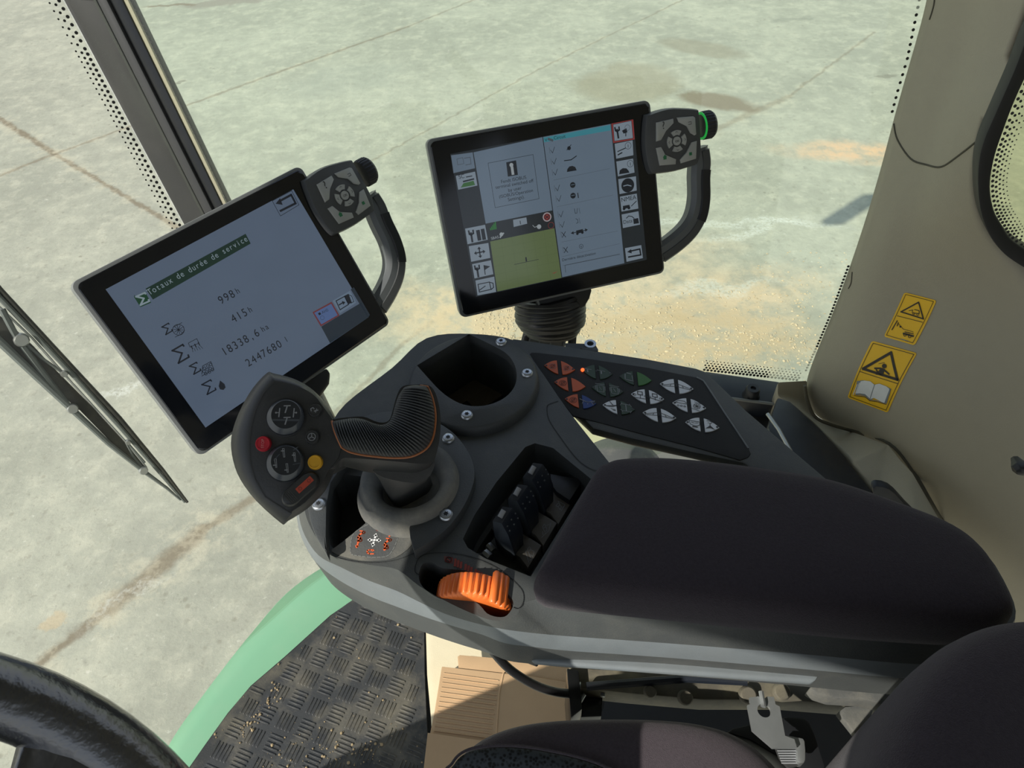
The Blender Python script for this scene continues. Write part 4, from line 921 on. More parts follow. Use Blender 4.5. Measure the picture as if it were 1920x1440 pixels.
def mounts():
    # right terminal: clamp, cable-wrapped joint, square arm
    z = -0.60
    t = thing('terminal_mount', W(1030, 640, z), 'black cable-wrapped arm carrying the right display above the console', 'mount')
    F2 = TF[1]; k = 6.4; c = lambda p: (880+p[0]/k, 520+p[1]/k)
    def P(p, h): return F2.hit(*c(p), h)
    bm = bmesh.new(); o = [(780, 270), (1455, 118), (1465, 160), (1440, 250), (1385, 345), (1290, 395), (910, 482), (880, 440)]
    loft(bm, [[P(p, -.012) for p in o], [P(p, -.05) for p in o]]); mkobj('clamp', bm, K['black'], t, bevel=0.003)
    bm = bmesh.new(); o = [(800, 272), (830, 276), (905, 470), (890, 480)]; loft(bm, [[P(p, -.0112) for p in o], [P(p, -.014) for p in o]]); tag(mkobj('clamp_edge', bm, K['housing'], t), 'pale grey edge of the clamp')
    # wound cables
    a = P((960, 250), -.045); b = P((985, 640), -.045); ax = (a-b).normalized()
    bm = bmesh.new()
    for i in range(13):
        u = i/12; cen = a*(1-u)+b*u; R_ = (.035+.006*math.sin(u*2.6+.5))*(1 if u < .75 else 1-.55*(u-.75))
        fr = Frame(cen, V((1, 0, 0)), (ax+V((random.uniform(-.12, .12), random.uniform(-.1, .1), 0))).normalized())
        pts = [fr.at(R_*math.cos(2*math.pi*j/28), R_*math.sin(2*math.pi*j/28)) for j in range(28)]
        rg = []
        for j, p in enumerate(pts):
            rd = (p-cen).normalized(); rg.append([bm.verts.new(p+rd*(.0042*math.cos(x))+fr.n*(.0042*math.sin(x))) for x in [2*math.pi*q/8 for q in range(8)]])
        for j in range(28): ring_faces(bm, rg[j], rg[(j+1) % 28])
    mkobj('wound_cable', bm, K['cable'], t)
    lo = V((0, 0, -.12))
    p0, p1 = P((765, 600), -.040), P((1180, 600), -.040); q0, q1 = P((700, 860), -.040), P((1120, 880), -.040); dp = F2.n*-.03
    bm = bmesh.new(); loft(bm, [[p0, p1, p1+dp, p0+dp], [q0, q1, q1+dp, q0+dp]]); ar = mkobj('square_arm', bm, K['pad_body'], t, bevel=.002)
    bm = bmesh.new()
    for f in (.28, .6): tube(bm, [p0+(p1-p0)*f+F2.n*.0005, q0+(q1-q0)*f+F2.n*.0005], .0009, 6)
    tube(bm, [p1+F2.n*.0005, q1+F2.n*.0005], .0015, 6); mkobj('ridge', bm, K['handle'], ar)
    for pts in ([(730, 560), (700, 660), (670, 780), (660, 900)], [(1215, 500), (1240, 620), (1235, 740), (1222, 900)]):
        bm = bmesh.new(); tube(bm, catmull([P(p, -.05) for p in pts], 5, False), .0055, 10); mkobj('cable', bm, K['cable'], t)
    bt = thing('mounting_bracket', W(1095, 655, -.56), 'small black bracket with a socket screw at the far edge of the button panel', 'bracket')
    bm = bmesh.new(); loft(bm, [[W(*c(p), -.53) for p in ((1150, 785), (1510, 795), (1548, 860), (1545, 900), (1150, 900))], [W(*c(p), -.53)-UP*.03 for p in ((1150, 785), (1510, 795), (1548, 860), (1545, 900), (1150, 900))]]); mkobj('plate', bm, K['plastic'], bt, bevel=.0015)
    fr = Frame(W(*c((1450, 818)), -.53), (1, 0, 0), (0, 0, 1)); bm = bmesh.new(); lathe(bm, fr, [(.0062, -.001), (.0062, .003), (.0036, .003), (.0034, -.0015), (.0002, -.0015)], 20, cap1=True); mkobj('screw', bm, K['screw'], bt)
    bm = bmesh.new(); loft(bm, [[W(*c(p), -.521) for p in ((1330, 840), (1520, 835), (1545, 885), (1380, 880))], [W(*c(p), -.521)-UP*.009 for p in ((1330, 840), (1520, 835), (1545, 885), (1380, 880))]]); mkobj('lug', bm, K['plastic'], bt, bevel=.001)
    # left terminal's clamp, only a corner shows
    F1 = TF[0]; t = thing('terminal_mount', F1.hit(590, 725, -.03), 'black clamp peeping out below the left display behind the joystick', 'mount')
    bm = bmesh.new(); o = [(540, 740), (612, 690), (619, 700), (617, 720), (600, 745), (560, 775)]
    loft(bm, [[F1.hit(*p, -.010) for p in o], [F1.hit(*p, -.045) for p in o]]); mkobj('jaw', bm, K['black'], t, bevel=.003)
    e = F1.hit(560, 770, -.03); bm = bmesh.new(); tube(bm, [e, W(560, 810, -.50), W(600, 900, -.56)], .010, 14); mkobj('arm', bm, K['black'], t)
mounts()
# ================================================================ ARMREST CONSOLE
ZC = -0.50
def c3(p): return (400+p[0]/2.88, 600+p[1]/2.88)
def c5(p): return (560+p[0]/3.2, 900+p[1]/3.2)
def c7(p): return (880+p[0]/6, 840+p[1]/6)
def c8(p): return (760+p[0]/7.2, 620+p[1]/7.2)
def c6(p): return (1000+p[0]/5.0526, 660+p[1]/5.0526)
def c4(p): return (900+p[0]/3.2, 600+p[1]/3.2)
def screw(px, py, z, parent, r=.0052, name='screw'):
    p = W(px, py, z); a0 = random.random()
    fr = Frame(p, (math.cos(a0), math.sin(a0), 0), (0, 0, 1)); bm = bmesh.new()
    lathe(bm, fr, [(r*1.12, -.0008), (r, .0014), (r*.82, .0020), (r*.5, .0022), (r*.001, .0022)], 28)
    o = mkobj(name, bm, K['screw'], parent, sharp=50)
    cv = Canvas(fr, .0023, .0001)
    cv.polyl([((r*.48 if j % 2 else r*.28)*math.cos(math.pi*j/6), (r*.48 if j % 2 else r*.28)*math.sin(math.pi*j/6)) for j in range(12)], K['matte'])  # flat dark star stands in for the shade inside the torx recess
    cv.circl(0, 0, r*.9, K['matte'], 0, 28, r*.06)
    cv.done('torx_shade_print', o); return o
def build_console():
    t = thing('armrest_console', W(900, 950, -.60), 'dark grey armrest console with padded cushion, bin, levers and orange thumbwheel', 'armrest')
    rows = [((572, 915), (562, 922), (558, 935)), ((571, 955), (560, 962), (558, 980)), ((584, 992), (571, 1003), (568, 1014)), ((612, 1032), (598, 1042), (592, 1054)), ((645, 1050), (640, 1064), (636, 1088)),
            ((700, 1060), (690, 1088), (691, 1117)), ((745, 1068), (744, 1108), (745, 1138)), ((785, 1098), (791, 1131), (797, 1157)), ((830, 1124), (835, 1151), (850, 1174)), ((880, 1148), (890, 1168), (904, 1190)),
            ((925, 1163), (940, 1179), (947, 1206)), ((965, 1157), (1000, 1187), (1000, 1213)), ((1004, 1124), (1080, 1194), (1075, 1221)), ((1200, 1142), (1250, 1206), (1250, 1233)), ((1500, 1166), (1500, 1226), (1500, 1254)),
            ((1819, 1192), (1740, 1246), (1740, 1274)), ((1897, 1172), (1890, 1230), (1890, 1258))]
    back = [(1893, 1110), (1820, 1010), (1660, 935), (1500, 905), (1300, 890), (1156, 883), (1146, 872), (1062, 765), (1010, 690), (968, 640), (885, 626), (800, 634), (735, 690), (648, 757), (612, 812), (588, 864)]
    T = [W(a[0], a[1], ZC) for a, b, c in rows]; zr = [-.524]*8+[-.516, -.515, -.515, -.522, -.532, -.538, -.538, -.538, -.538]
    Rr = [W(b[0], b[1], z) for (a, b, c), z in zip(rows, zr)]; B = [W(c[0], c[1], z-.021) for (a, b, c), z in zip(rows, zr)]
    for p in back:
        q = W(p[0], p[1], ZC); T.append(q); Rr.append(q-UP*.032); B.append(q-UP*.056)
    T, Rr, B = [catmull(x, 4) for x in (T, Rr, B)]
    Tm = [a*.30+b*.70+V((0, 0, .0085)) for a, b in zip(T, Rr)]     # rounded shoulder
    B2 = [p-UP*.045 for p in inset(B, .004)]
    # wells
    binp = [c8(p) for p in cm2([(300, 385), (860, 48), (1130, 180), (1340, 290), (1460, 430), (1505, 600), (1470, 760), (1360, 890), (1190, 980), (980, 1020), (780, 995), (610, 915), (480, 810)], 4)]
    binp = [c8(p) for p in [(158, 468), (860, 46)]]+[c8(p) for p in cm2([(1100, 160), (1340, 290), (1460, 430), (1505, 600), (1470, 760), (1360, 890), (1190, 980), (980, 1020), (780, 995), (610, 915), (460, 800), (300, 630)], 4, False)]
    wedge = [c3(p) for p in [(622, 1000), (616, 1120), (632, 1215), (650, 1235), (760, 1150), (885, 1042), (868, 930), (838, 850), (690, 830), (640, 860)]]  # sunk so that this patch beside the stick stays dark
    slot = [c5(p) for p in cm2([(722, 560), (745, 502), (800, 494), (860, 528), (1000, 545), (1150, 605), (1262, 690), (1288, 748), (1250, 812), (1195, 822), (1130, 800), (1080, 745), (1000, 705), (900, 712), (838, 708), (768, 664), (728, 615)], 3)]
    lev = [(985, 838), (1003, 831), (1037, 840), (1108, 898), (995, 1081), (910, 1047), (877, 1027), (868, 1010), (890, 965), (930, 905)]
    LZ = -.540
    sl_ = [W(*c7(p), LZ) for p in [(70, 1180), (250, 905), (300, 975), (215, 1100), (130, 1180)]]
    bm = bmesh.new(); vs = [[bm.verts.new(p) for p in r] for r in (T, Rr, B, B2)]
    ring_faces(bm, vs[0], vs[1], 0); ring_faces(bm, vs[1], vs[2], 1); ring_faces(bm, vs[2], vs[3], 0)
    def fill(loops):
        from mathutils.geometry import tessellate_polygon
        flat = [v for l in loops for v in l]
        for tr in tessellate_polygon([[v.co.copy() for v in l] for l in loops]):
            try: bm.faces.new([flat[k] for k in tr])
            except ValueError: pass
    holes = []
    for pts, zb in ((binp, -.575), (wedge, -.545), (slot, -.548), (lev, LZ)):
        rim = [bm.verts.new(W(x, y, ZC)) for x, y in pts]; fl_ = [bm.verts.new(V((v.co.x, v.co.y, zb+CZ))) for v in rim]
        ring_faces(bm, rim, fl_); holes.append(rim)
        if pts is lev:
            th = [bm.verts.new(p) for p in sl_]; tb = [bm.verts.new(V((p.x, p.y, -.601+CZ))) for p in sl_]
            ring_faces(bm, th, tb); fill([fl_, th]); thru = tb
        else: fill([fl_])
    fill([vs[0]]+holes); fill([vs[-1], thru])
    body = mkobj('body', bm, [K['plastic'], K['plastic_low']], t, sharp=40)
    # bin flange
    zf = ZC+.010
    cen = W(887.5, 709, zf); cr_ = (W(1005.5, 709, zf)-cen).length
    bm = bmesh.new(); lathe(bm, Frame(cen, (1, 0, 0), (0, 0, 1)), [(cr_+.003, -.010), (cr_+.002, -.004), (cr_, -.0012), (cr_-.0015, 0)], 96, cap0=True, cap1=True)
    fl = mkobj('bin_flange', bm, K['flange'], t); cutbox(fl, [([W(x, y, zf) for x, y in binp], -.6, ZC+.05)])
    for x, y in ((939.5, 641), (988.5, 699.5), (875.5, 778.5)): screw(x, y, zf, t)
    bf = bmesh.new(); wl = W(*c8((158, 468)), -.575); slab(bf, [W(x, y, -.5735) for x, y in binp], (0, 0, -.001)); fo = mkobj('bin_floor', bf, K['matte'], t)
    for a, b, wd in (((480, 830), (960, 535), .018), ((640, 940), (1120, 640), .020), ((900, 1010), (1290, 760), .020)):
        zz = -.569; p, q = W(*c8(a), zz), W(*c8(b), zz); d = (q-p).normalized(); n = V((-d.y, d.x, 0)); bm = bmesh.new()
        slab(bm, [p-n*wd/2, q-n*wd/2, q+n*wd/2, p+n*wd/2], (0, 0, -.004)); mkobj('slat', bm, K['bin_floor'], fo, bevel=.001)
    for p in ((375, 390), (690, 193)):
        a_, b_ = W(*c8((158, 468)), -.51), W(*c8((860, 46)), -.51); d = (b_-a_).normalized(); nn = V((-d.y, d.x, 0)); 
        if nn.y > 0: nn = -nn
        pl = Frame(a_+nn*.0005, d, nn); h = pl.hit(*c8(p)); bm = bmesh.new(); lathe(bm, Frame(h, d, nn), [(.0058, 0), (.0055, .0015), (.0038, .0015), (.0034, .0004), (.0002, .0004)], 20); mkobj('screw_recess', bm, K['plastic'], fo)
    # joystick flange (open towards the printed legend)
    zj = ZC+.012
    outr = catmull([W(x, y, zj) for x, y in [(776, 1034), (812, 1012), (844, 985), (872, 945), (888, 905), (889, 875), (876, 843), (844, 806), (790, 778), (733, 771), (680, 781), (635, 803), (603, 842), (584, 884), (577, 920), (578, 958), (590, 1000), (613, 1040)]], 4, False)
    inn = [W(x, y, zj) for x, y in [(611, 1006), (612, 947), (620, 905), (645, 868), (690, 838), (740, 822), (800, 838), (838, 880), (842, 930), (815, 962), (785, 972), (770, 980), (767, 990), (769, 1008)]]
    bm = bmesh.new(); slab(bm, outr+inn, (0, 0, -.0125)); mkobj('joystick_flange', bm, K['flange'], t, bevel=.0012)
    for x, y in ((840.5, 822), (836.5, 965.5)): screw(x, y, zj, t)
    screw(598, 946, zj, t)
    # printed legend pad
    lg = [c3(p) for p in cm2([(838, 1104), (900, 1098), (985, 1112), (998, 1150), (990, 1195), (950, 1268), (880, 1282), (800, 1275), (745, 1262), (742, 1210), (760, 1150)], 3)]
    fr = HF(ZC+.0006); cv = Canvas(fr, .0, .00012); cv.poly(lg, mat_legend, 0)
    q = [cv.lp(p) for p in lg]; cv.linel(q, .0005, K['edge'], 1, True)
    kk = 9.6; c9 = lambda p: (600+p[0]/kk, 950+p[1]/kk); O, Wt = K['oprint'], K['wprint']
    x, y = 978, 603; cv.circ(c9((x, y)), .0011, Wt, 2, 14)
    for dx, dy in ((.3, -1), (-.3, 1), (1, .05), (-1, -.02)):
        e = 125; nx_, ny_ = -dy, dx
        cv.line([c9((x+dx*45, y+dy*45)), c9((x+dx*85, y+dy*85))], .0016, Wt, 2)
        cv.poly([c9((x+dx*e, y+dy*e)), c9((x+dx*70+nx_*38, y+dy*70+ny_*38)), c9((x+dx*70-nx_*38, y+dy*70-ny_*38))], Wt, 2)
    def mach(ox, oy):
        cv.circ(c9((ox+785-785, oy)), .0011, O, 2, 14, w=.0007)
        cv.circ(c9((ox-55, oy+140)), .0011, O, 2, 14, w=.0007)
        cv.line([c9((ox-60, oy-30)), c9((ox-20, oy-25))], .0010, O, 2); cv.line([c9((ox-30, oy+10)), c9((ox-75, oy+50)), c9((ox-100, oy+90)), c9((ox-50, oy+100)), c9((ox-100, oy+150)), c9((ox-95, oy+175))], .0016, O, 2)
    mach(783, 468); mach(1258, 603)
    cv.line([c9((680, 665)), c9((670, 715))], .0013, O, 2); cv.poly([c9((632, 700)), c9((700, 705)), c9((655, 752))], O, 2)
    cv.line([c9((1250, 535)), c9((1262, 490))], .0013, O, 2); cv.poly([c9((1228, 500)), c9((1300, 502)), c9((1276, 450))], O, 2)
    cv.line([c9(p) for p in ((962, 852), (890, 852), (848, 830), (855, 790), (900, 778), (945, 785))], .0010, O, 2); cv.poly([c9((950, 762)), c9((980, 790)), c9((935, 815))], O, 2)
    cv.line([c9(p) for p in ((1080, 358), (1035, 368), (1008, 400), (1015, 430), (1050, 440))], .0004, K['rprint'], 2); cv.line([c9(p) for p in ((1075, 372), (1040, 400), (1035, 415))], .0004, K['rprint'], 2)
    cv.done('legend_plate', t)
    cv = Canvas(HF(ZC+.0005), 0, .0001); g_ = K['matte']
    cv.line([c5(p) for p in cm2([(165, 435), (250, 470), (400, 494), (560, 485), (690, 440), (735, 410)], 4, False)], .0005, g_, 0); cv.done('panel_seam', t); cv = Canvas(HF(ZC+.0005), 0, .0001)
    cv.line([c5(p) for p in cm2([(728, 570), (702, 555), (700, 520), (725, 465), (790, 440), (930, 440), (1080, 475), (1220, 545), (1325, 640), (1350, 690), (1345, 740), (1320, 770), (1290, 765)], 4, False)], .0006, g_, 0); cv.done('panel_seam', t); cv = Canvas(HF(ZC+.0005), 0, .0001)
    cv.line([c4(p) for p in cm2([(468, 487), (415, 505), (402, 530), (415, 600), (480, 700), (570, 820), (640, 880), (715, 908), (760, 900), (790, 880)], 4, False)], .0006, g_, 0); cv.done('panel_seam', t); cv = Canvas(HF(ZC+.0005), 0, .0001)
    R_ = K['rprint']
    cv.line([c5(p) for p in ((875, 460), (925, 468), (922, 500), (878, 488))], .0004, R_, 1, True); cv.circ(c5((900, 478)), .0022, R_, 1, 14, .0008); cv.line([c5((885, 470)), c5((915, 490))], .0006, R_, 1)
    for i, x in enumerate((940, 957, 974, 1002, 1019, 1036, 1062, 1079, 1096, 1122, 1139, 1158)):
        h = 38-i*2.9; y = 496+(x-940)*.40+i*1.0; cv.line([c5((x+1, y-h/2)), c5((x-2, y+h/2-2))], .0019, R_, 1)
    cv.done('scale_print', t)
    # lighter inset cover beside the levers
    # orange thumbwheel
    ax = (-RT).normalized(); R0 = .0285; wc = W(884, 1092, ZC+.012)-UP*R0; fwd = FW
    wf = Frame(wc, fwd, ax); hw = .0088; n = 192
    bm = bmesh.new(); rings = []
    for h, dr in ((-hw, -.004), (-hw, -.001), (-hw+.0012, 0), (hw-.0015, 0), (hw, -.0012), (hw+.0004, -.007)):
        rg = []
        for j in range(n):
            a = 2*math.pi*j/n; rr = R0+dr+(.0013*math.cos(a*40) if abs(h) < hw else 0)
            rg.append(wf.at(rr*math.cos(a), rr*math.sin(a), h))
        rings.append(rg)
    loft(bm, rings); wh = mkobj('thumbwheel', bm, K['orange'], t, sharp=60); tag(wh, 'bright orange ribbed thumbwheel')
    bm = bmesh.new(); kc = c5((1195, 730)); 
    best = min((math.radians(d) for d in range(0, 360, 2)), key=lambda d: (fr_px(wf.at(R0*math.cos(d), R0*math.sin(d), 0))-V(c5((1195, 715)))).length+(500 if wf.at(R0*math.cos(d), R0*math.sin(d), 0).z < wc.z else 0))
    for off in (0, .16, .30):
        pc = wf.at((R0+.002)*math.cos(best+off), (R0+.002)*math.sin(best+off), 0); tube(bm, [pc-ax*.0125, pc-ax*.011, pc, pc+ax*.0115, pc+ax*.013], [.0018, .0030, .0032, .0032, .002], 12)
    o = mkobj('finger_tab', bm, K['orange'], wh)
    # levers
    lb = [(375, 655), (485, 672), (550, 765), (600, 900), (602, 970), (530, 1070), (478, 1092), (440, 975), (362, 850), (258, 828)]
    lo = [(395, 720), (500, 760), (585, 880), (650, 1010), (640, 1110), (590, 1240), (500, 1272), (430, 1250), (335, 1170), (275, 975)]
    tl = [(598, 962), (688, 1014), (812, 1092), (660, 1350), (568, 1228), (470, 1180)]
    for i, (ox, oy) in enumerate(((0, 0), (174, -250), (342, -492))):
        s_ = lambda p: c7((p[0]+ox, p[1]+oy))
        zt = -.478
        tp_ = [(258, 822, -.478, (275, 970)), (362, 848, -.478, (300, 1090)), (440, 985, -.490, (345, 1190)), (515, 1205, -.514, (480, 1275)), (522, 1112, -.512, None), (605, 965, -.505, None), (600, 900, -.498, None), (550, 765, -.485, None), (485, 672, -.476, None), (375, 655, -.474, None)]
        bm = bmesh.new(); up_v = []; lo_v = []
        for x_, y_, z_, l_ in tp_:
            p = W(*s_((x_, y_)), z_); q = W(*s_(l_), -.534) if l_ else V((p.x, p.y, -.536+CZ))
            up_v.append(bm.verts.new(p)); lo_v.append(bm.verts.new(q))
        for k in range(10):
            f = bm.faces.new((up_v[k], up_v[(k+1) % 10], lo_v[(k+1) % 10], lo_v[k])); f.material_index = 1 if k < 3 else 0
        for r_ in (up_v, lo_v):
            f = bm.faces.new(r_); f.normal_update(); bmesh.ops.triangulate(bm, faces=[f])
        lv = mkobj('lever', bm, [K['navy'], K['slate']], t, bevel=.0010)
        tag(lv, 'black rocker lever, %s of the three' % ('nearest the thumbwheel', 'middle one', 'nearest the button panel')[i])
        # grip dots and pale light bar
        cen = W(*s_((385, 740)), zt+.0006); f_ = Frame(cen, (1, 0, 0), (0, 0, 1)); bm = bmesh.new(); a_, b_ = W(*s_((388, 700)), -.4728), W(*s_((343, 780)), -.4752)
        tube(bm, [a_, b_], .0021, 10); o = mkobj('light_bar', bm, K['gprint'], lv)
        bm = bmesh.new()
        for p in ((518, 745), (546, 798), (474, 813), (504, 866), (428, 886), (456, 938)):
            q = W(*s_(p), zt-.0032-.00002*(p[1]-740)); bmesh.ops.create_icosphere(bm, subdivisions=1, radius=.0008, matrix=M.Translation(q+UP*.001))
        mkobj('grip_dots', bm, K['plastic'], lv)
        bm = bmesh.new(); q = [W(*s_(p), -.522) for p in tl]; loft(bm, [[p-UP*.016 for p in q], q]); tlo = mkobj('lever_tile', bm, K['tile'], t, bevel=.0008)
        cv = Canvas(HF(-.522), .0004, .0001); g = K['gprint']; L_ = lambda pts: cv.line([s_(p) for p in pts], .0005, g, 0)
        bx, by = 688, 1170
        if i == 0: L_([(632, 1160), (668, 1285)]); L_([(632, 1160), (660, 1150), (690, 1235)]); L_([(650, 1140), (672, 1112), (692, 1125), (688, 1148), (665, 1160), (650, 1140)]); L_([(695, 1145), (730, 1165), (712, 1222), (690, 1200)]); L_([(680, 1265), (705, 1245)])
        elif i == 1: L_([(640, 1255), (720, 1180), (742, 1095)]); L_([(650, 1135), (668, 1108), (688, 1120), (680, 1145), (652, 1150), (650, 1135)]); L_([(655, 1150), (672, 1190), (700, 1180), (692, 1140)]); L_([(700, 1118), (728, 1108)]); L_([(650, 1190), (655, 1225)]); L_([(678, 1200), (684, 1215)])
        else: L_([(632, 1145), (655, 1112), (672, 1120), (668, 1145), (640, 1150)]); L_([(655, 1150), (680, 1188), (695, 1150)]); L_([(655, 1088), (735, 1130), (690, 1200)]); L_([(655, 1088), (690, 1150)]); L_([(705, 1158), (728, 1148)])
        cv.done('lever_symbol', tlo)
    bm = bmesh.new(); q = [W(*c7(p), -.515) for p in ((905, 285), (1225, 345), (1262, 385), (1130, 590), (985, 495), (930, 420))]; loft(bm, [[p-UP*.022 for p in q], q]); mkobj('blank_cover', bm, K['black'], t, bevel=.0012)
    bm = bmesh.new(); tube(bm, [W(*c7((170, 1180)), -.53), W(*c7((235, 1235)), -.53)], .004, 8); tube(bm, [W(*c7((215, 1095)), -.53), W(*c7((275, 1160)), -.53)], .0035, 8); mkobj('lever_pivot', bm, K['steel'], t)
    # cushion
    P = [(1114, 897), (1135, 882), (1165, 873), (1235, 870), (1330, 877), (1450, 893), (1550, 912), (1660, 951), (1770, 998), (1828, 1045), (1862, 1100), (1886, 1150), (1880, 1176), (1820, 1194), (1600, 1182), (1300, 1152), (1060, 1128), (1016, 1118), (1003, 1102), (1008, 1082), (1060, 990)]
    base = catmull([W(x, y, -.480) for x, y in P], 5)
    rings = [[V((p.x, p.y, z+CZ)) for p in inset(base, d)] for d, z in ((.003, -.499), (.000, -.494), (-.0005, -.486), (.000, -.478))]
    rings += dome(base, [(.03, -.4695), (.08, -.4635), (.16, -.4595), (.30, -.457), (.50, -.4555), (.72, -.4545), (.95, -.454)], (W(1140, 1010, -.478), W(1760, 1100, -.478)))
    bm = bmesh.new(); loft(bm, rings); cu = mkobj('cushion', bm, K['fabric'], t, sharp=80); tag(cu, 'dark purplish-black fabric cushion')
    # lower rail under the console
    q0 = [(985, 1210), (1010, 1240), (1530, 1277), (1545, 1250), (1530, 1220), (1100, 1190)]
    bm = bmesh.new(); loft(bm, [[W(x, y, -.575) for x, y in q0], [W(x, y, -.575)-UP*.004 for x, y in ((975, 1215), (1002, 1243), (1522, 1281), (1548, 1256), (1535, 1220), (1090, 1185))], [W(x, y, -.605) for x, y in ((985, 1215), (1010, 1240), (1510, 1277), (1540, 1250), (1530, 1220), (1100, 1190))]])
    mkobj('rail', bm, K['plastic_low'], t, bevel=.003)
    return t
mat_legend = mat('legend_plate_grey', (0.075, 0.078, 0.078), 0.6, bump=0.4, dust=0.15)
CON = build_console()

def build_legend_floor():
    # the dusty well floor around the stick is part of the console
    bm = bmesh.new(); pts = [(772, 1022), (769, 1000), (775, 980), (812, 965), (838, 930), (700, 925), (705, 962), (640, 1018), (622, 1034), (660, 1048), (700, 1052), (740, 1046)]
    slab(bm, [W(x, y, ZC+.0002) for x, y in cm2(pts, 3)], (0, 0, .0003)); o = mkobj('well_floor', bm, K['dusty'], CON)
build_legend_floor()

# ================================================================ JOYSTICK
def build_joystick():
    o = R1 @ (V((530-960, -(840-720), -FPX))*(.505/FPX))+V((0, 0, CZ))
    JF = Frame(o, (1, 0, 0), (0.10, -0.52, 0.85))
    t = thing('joystick', W(765, 890, ZC), 'black joystick with leaf-shaped button head and ribbed grip', 'joystick')
    prs = [((290, 285), (325, 335)), ((215, 365), (270, 395)), ((155, 465), (225, 490)), ((112, 570), (203, 580)), ((95, 660), (194, 670)), ((107, 760), (200, 770)), ((145, 860), (225, 860)), ((230, 975), (280, 955)), ((362, 1094), (412, 1040)), ((388, 1090), (428, 1030)),
           ((500, 1020), (495, 985)), ((590, 930), (575, 900)), ((645, 820), (625, 805)), ((700, 748), (675, 740)), ((705, 640), (692, 640)), ((655, 540), (648, 545)), ((612, 462), (598, 475)), ((562, 400), (550, 412)), ((500, 350), (490, 372)), ((420, 312), (410, 345)), ((325, 288), (352, 336))]
    outr = catmull([JF.hit(*c3(a), -.010) for a, b in prs], 3); inn = catmull([JF.hit(*c3(b), 0) for a, b in prs], 3)
    cen = sum(outr, V((0, 0, 0)))/len(outr)
    def sh(pts, s_, h): return [cen+(p-cen)*s_+JF.n*h for p in pts]
    bm = bmesh.new(); rg = [sh(outr, .80, -.022), sh(outr, .96, -.016), sh(outr, 1.0, -.004), outr, [a*.5+b*.5+JF.n*.0018 for a, b in zip(outr, inn)], inn]
    loft(bm, rg); head = mkobj('head', bm, K['stick'], t, sharp=55)
    kb = 5.5375; cb = lambda p: (480+p[0]/kb, 720+p[1]/kb); g = K['gprint']
    cv = Canvas(JF, .0004, .0001); cv.line([c3(b) for a, b in prs[:12]], .0004, K['stick_side'], 0)
    bm = bmesh.new()
    for (cx, cy), k in (((312, 348), 0), ((312, 822), 1)):
        a, b = JF.loc(*cb((cx, cy)), 0); bm = bmesh.new()
        lathe(bm, JF, [(.0137, .0001), (.0140, .0006), (.0132, .0008)], 48, a, b); mkobj('button_ring', bm, K['black'], head)
        a2, b2 = a+.0012, b+.0012; bm = bmesh.new(); rings = [[JF.at(a+r*math.cos(x), b+r*math.sin(x), h) if i_ < 2 else JF.at(a2+r*math.cos(x), b2+r*math.sin(x), h) for x in [2*math.pi*j/48 for j in range(48)]] for i_, (r, h) in enumerate(((.0130, 0), (.0127, .003), (.0106, .0058), (.0102, .0062)))]
        loft(bm, rings, False); bt = mkobj('rocker_button', bm, [K['clear_side']], head, sharp=30)
        c_ = Canvas(Frame(JF.at(0, 0, .0062), JF.x, JF.n), .0002, .0001)
        # glossy top face with pale pictograms
        c_.circl(a2, b2, .0101, K['clear'], 0, 40)
        if k == 0:
            for bx, by, d in ((-.0048, .0015, -1), (.0052, .0010, 1)):
                c_.linel([(a2+bx, b2+by-.003), (a2+bx+.0006, b2+by+.003)], .0008, g, 1); c_.linel([(a2+bx-.0018*(-d), b2+by), (a2+bx+.0002, b2+by)], .0006, g, 1); c_.circl(a2+bx+d*.002, b2+by, .0007, g, 1, 8)
            for by in (.0062, -.0022):
                c_.linel([(a2-.0012, b2+by), (a2+.003, b2+by)], .0008, g, 1); c_.linel([(a2+.0008, b2+by-.0008), (a2-.0004, b2+by-.0048)], .0009, g, 1)
            c_.polyl([(a2-.009, b2-.0042), (a2+.0095, b2-.0052), (a2+.0092, b2-.0038), (a2-.0092, b2-.0030)], K['clear_side'], 1)
        else:
            for bx, by, d in ((-.0015, .0055, 1), (.0060, .0022, 1), (-.0068, -.0015, -1), (.0010, -.0052, -1)):
                c_.linel([(a2+bx, b2+by-.003), (a2+bx+.0008, b2+by-.003), (a2+bx+.0003, b2+by+.003), (a2+bx-.0009, b2+by+.003)], .0004, g, 1, True); c_.linel([(a2+bx-.0016, b2+by+d*.0014), (a2+bx, b2+by+d*.0014)], .0007, g, 1)
            for s1 in ((.0052, .0072, .0082, .0092), (-.0082, .0005, -.0045, .0045), (.005, -.003, .0095, -.0022)):
                c_.linel([s1 and (a2+s1[0], b2+s1[1]), (a2+s1[2], b2+s1[3])], .0006, K['clear_side'], 1)
        c_.done('button_symbols', bt)
    def btn(p, r, m, txt=None, h=.0035):
        a, b = JF.loc(*cb(p), 0); bm = bmesh.new(); lathe(bm, JF, [(r*1.06, .0002), (r, h*.6), (r*.93, h), (r*.80, h*1.02), (r*.74, h*.88), (.0001, h*.88)], 36, a, b); bo = mkobj('button', bm, m, head, sharp=50)
        bm = bmesh.new(); return a, b, bo
    a, b, bo = btn((80, 622), .0053, K['red']); tag(bo, 'round red STOP button')
    c_ = Canvas(JF, .0037, .0001); c_.textl('STOP', (a+.0010, b-.0034), (a+.0013, b+.0030), mat('stop_print', (.55, .20, .2), .5)); c_.done('stop_text', bo)
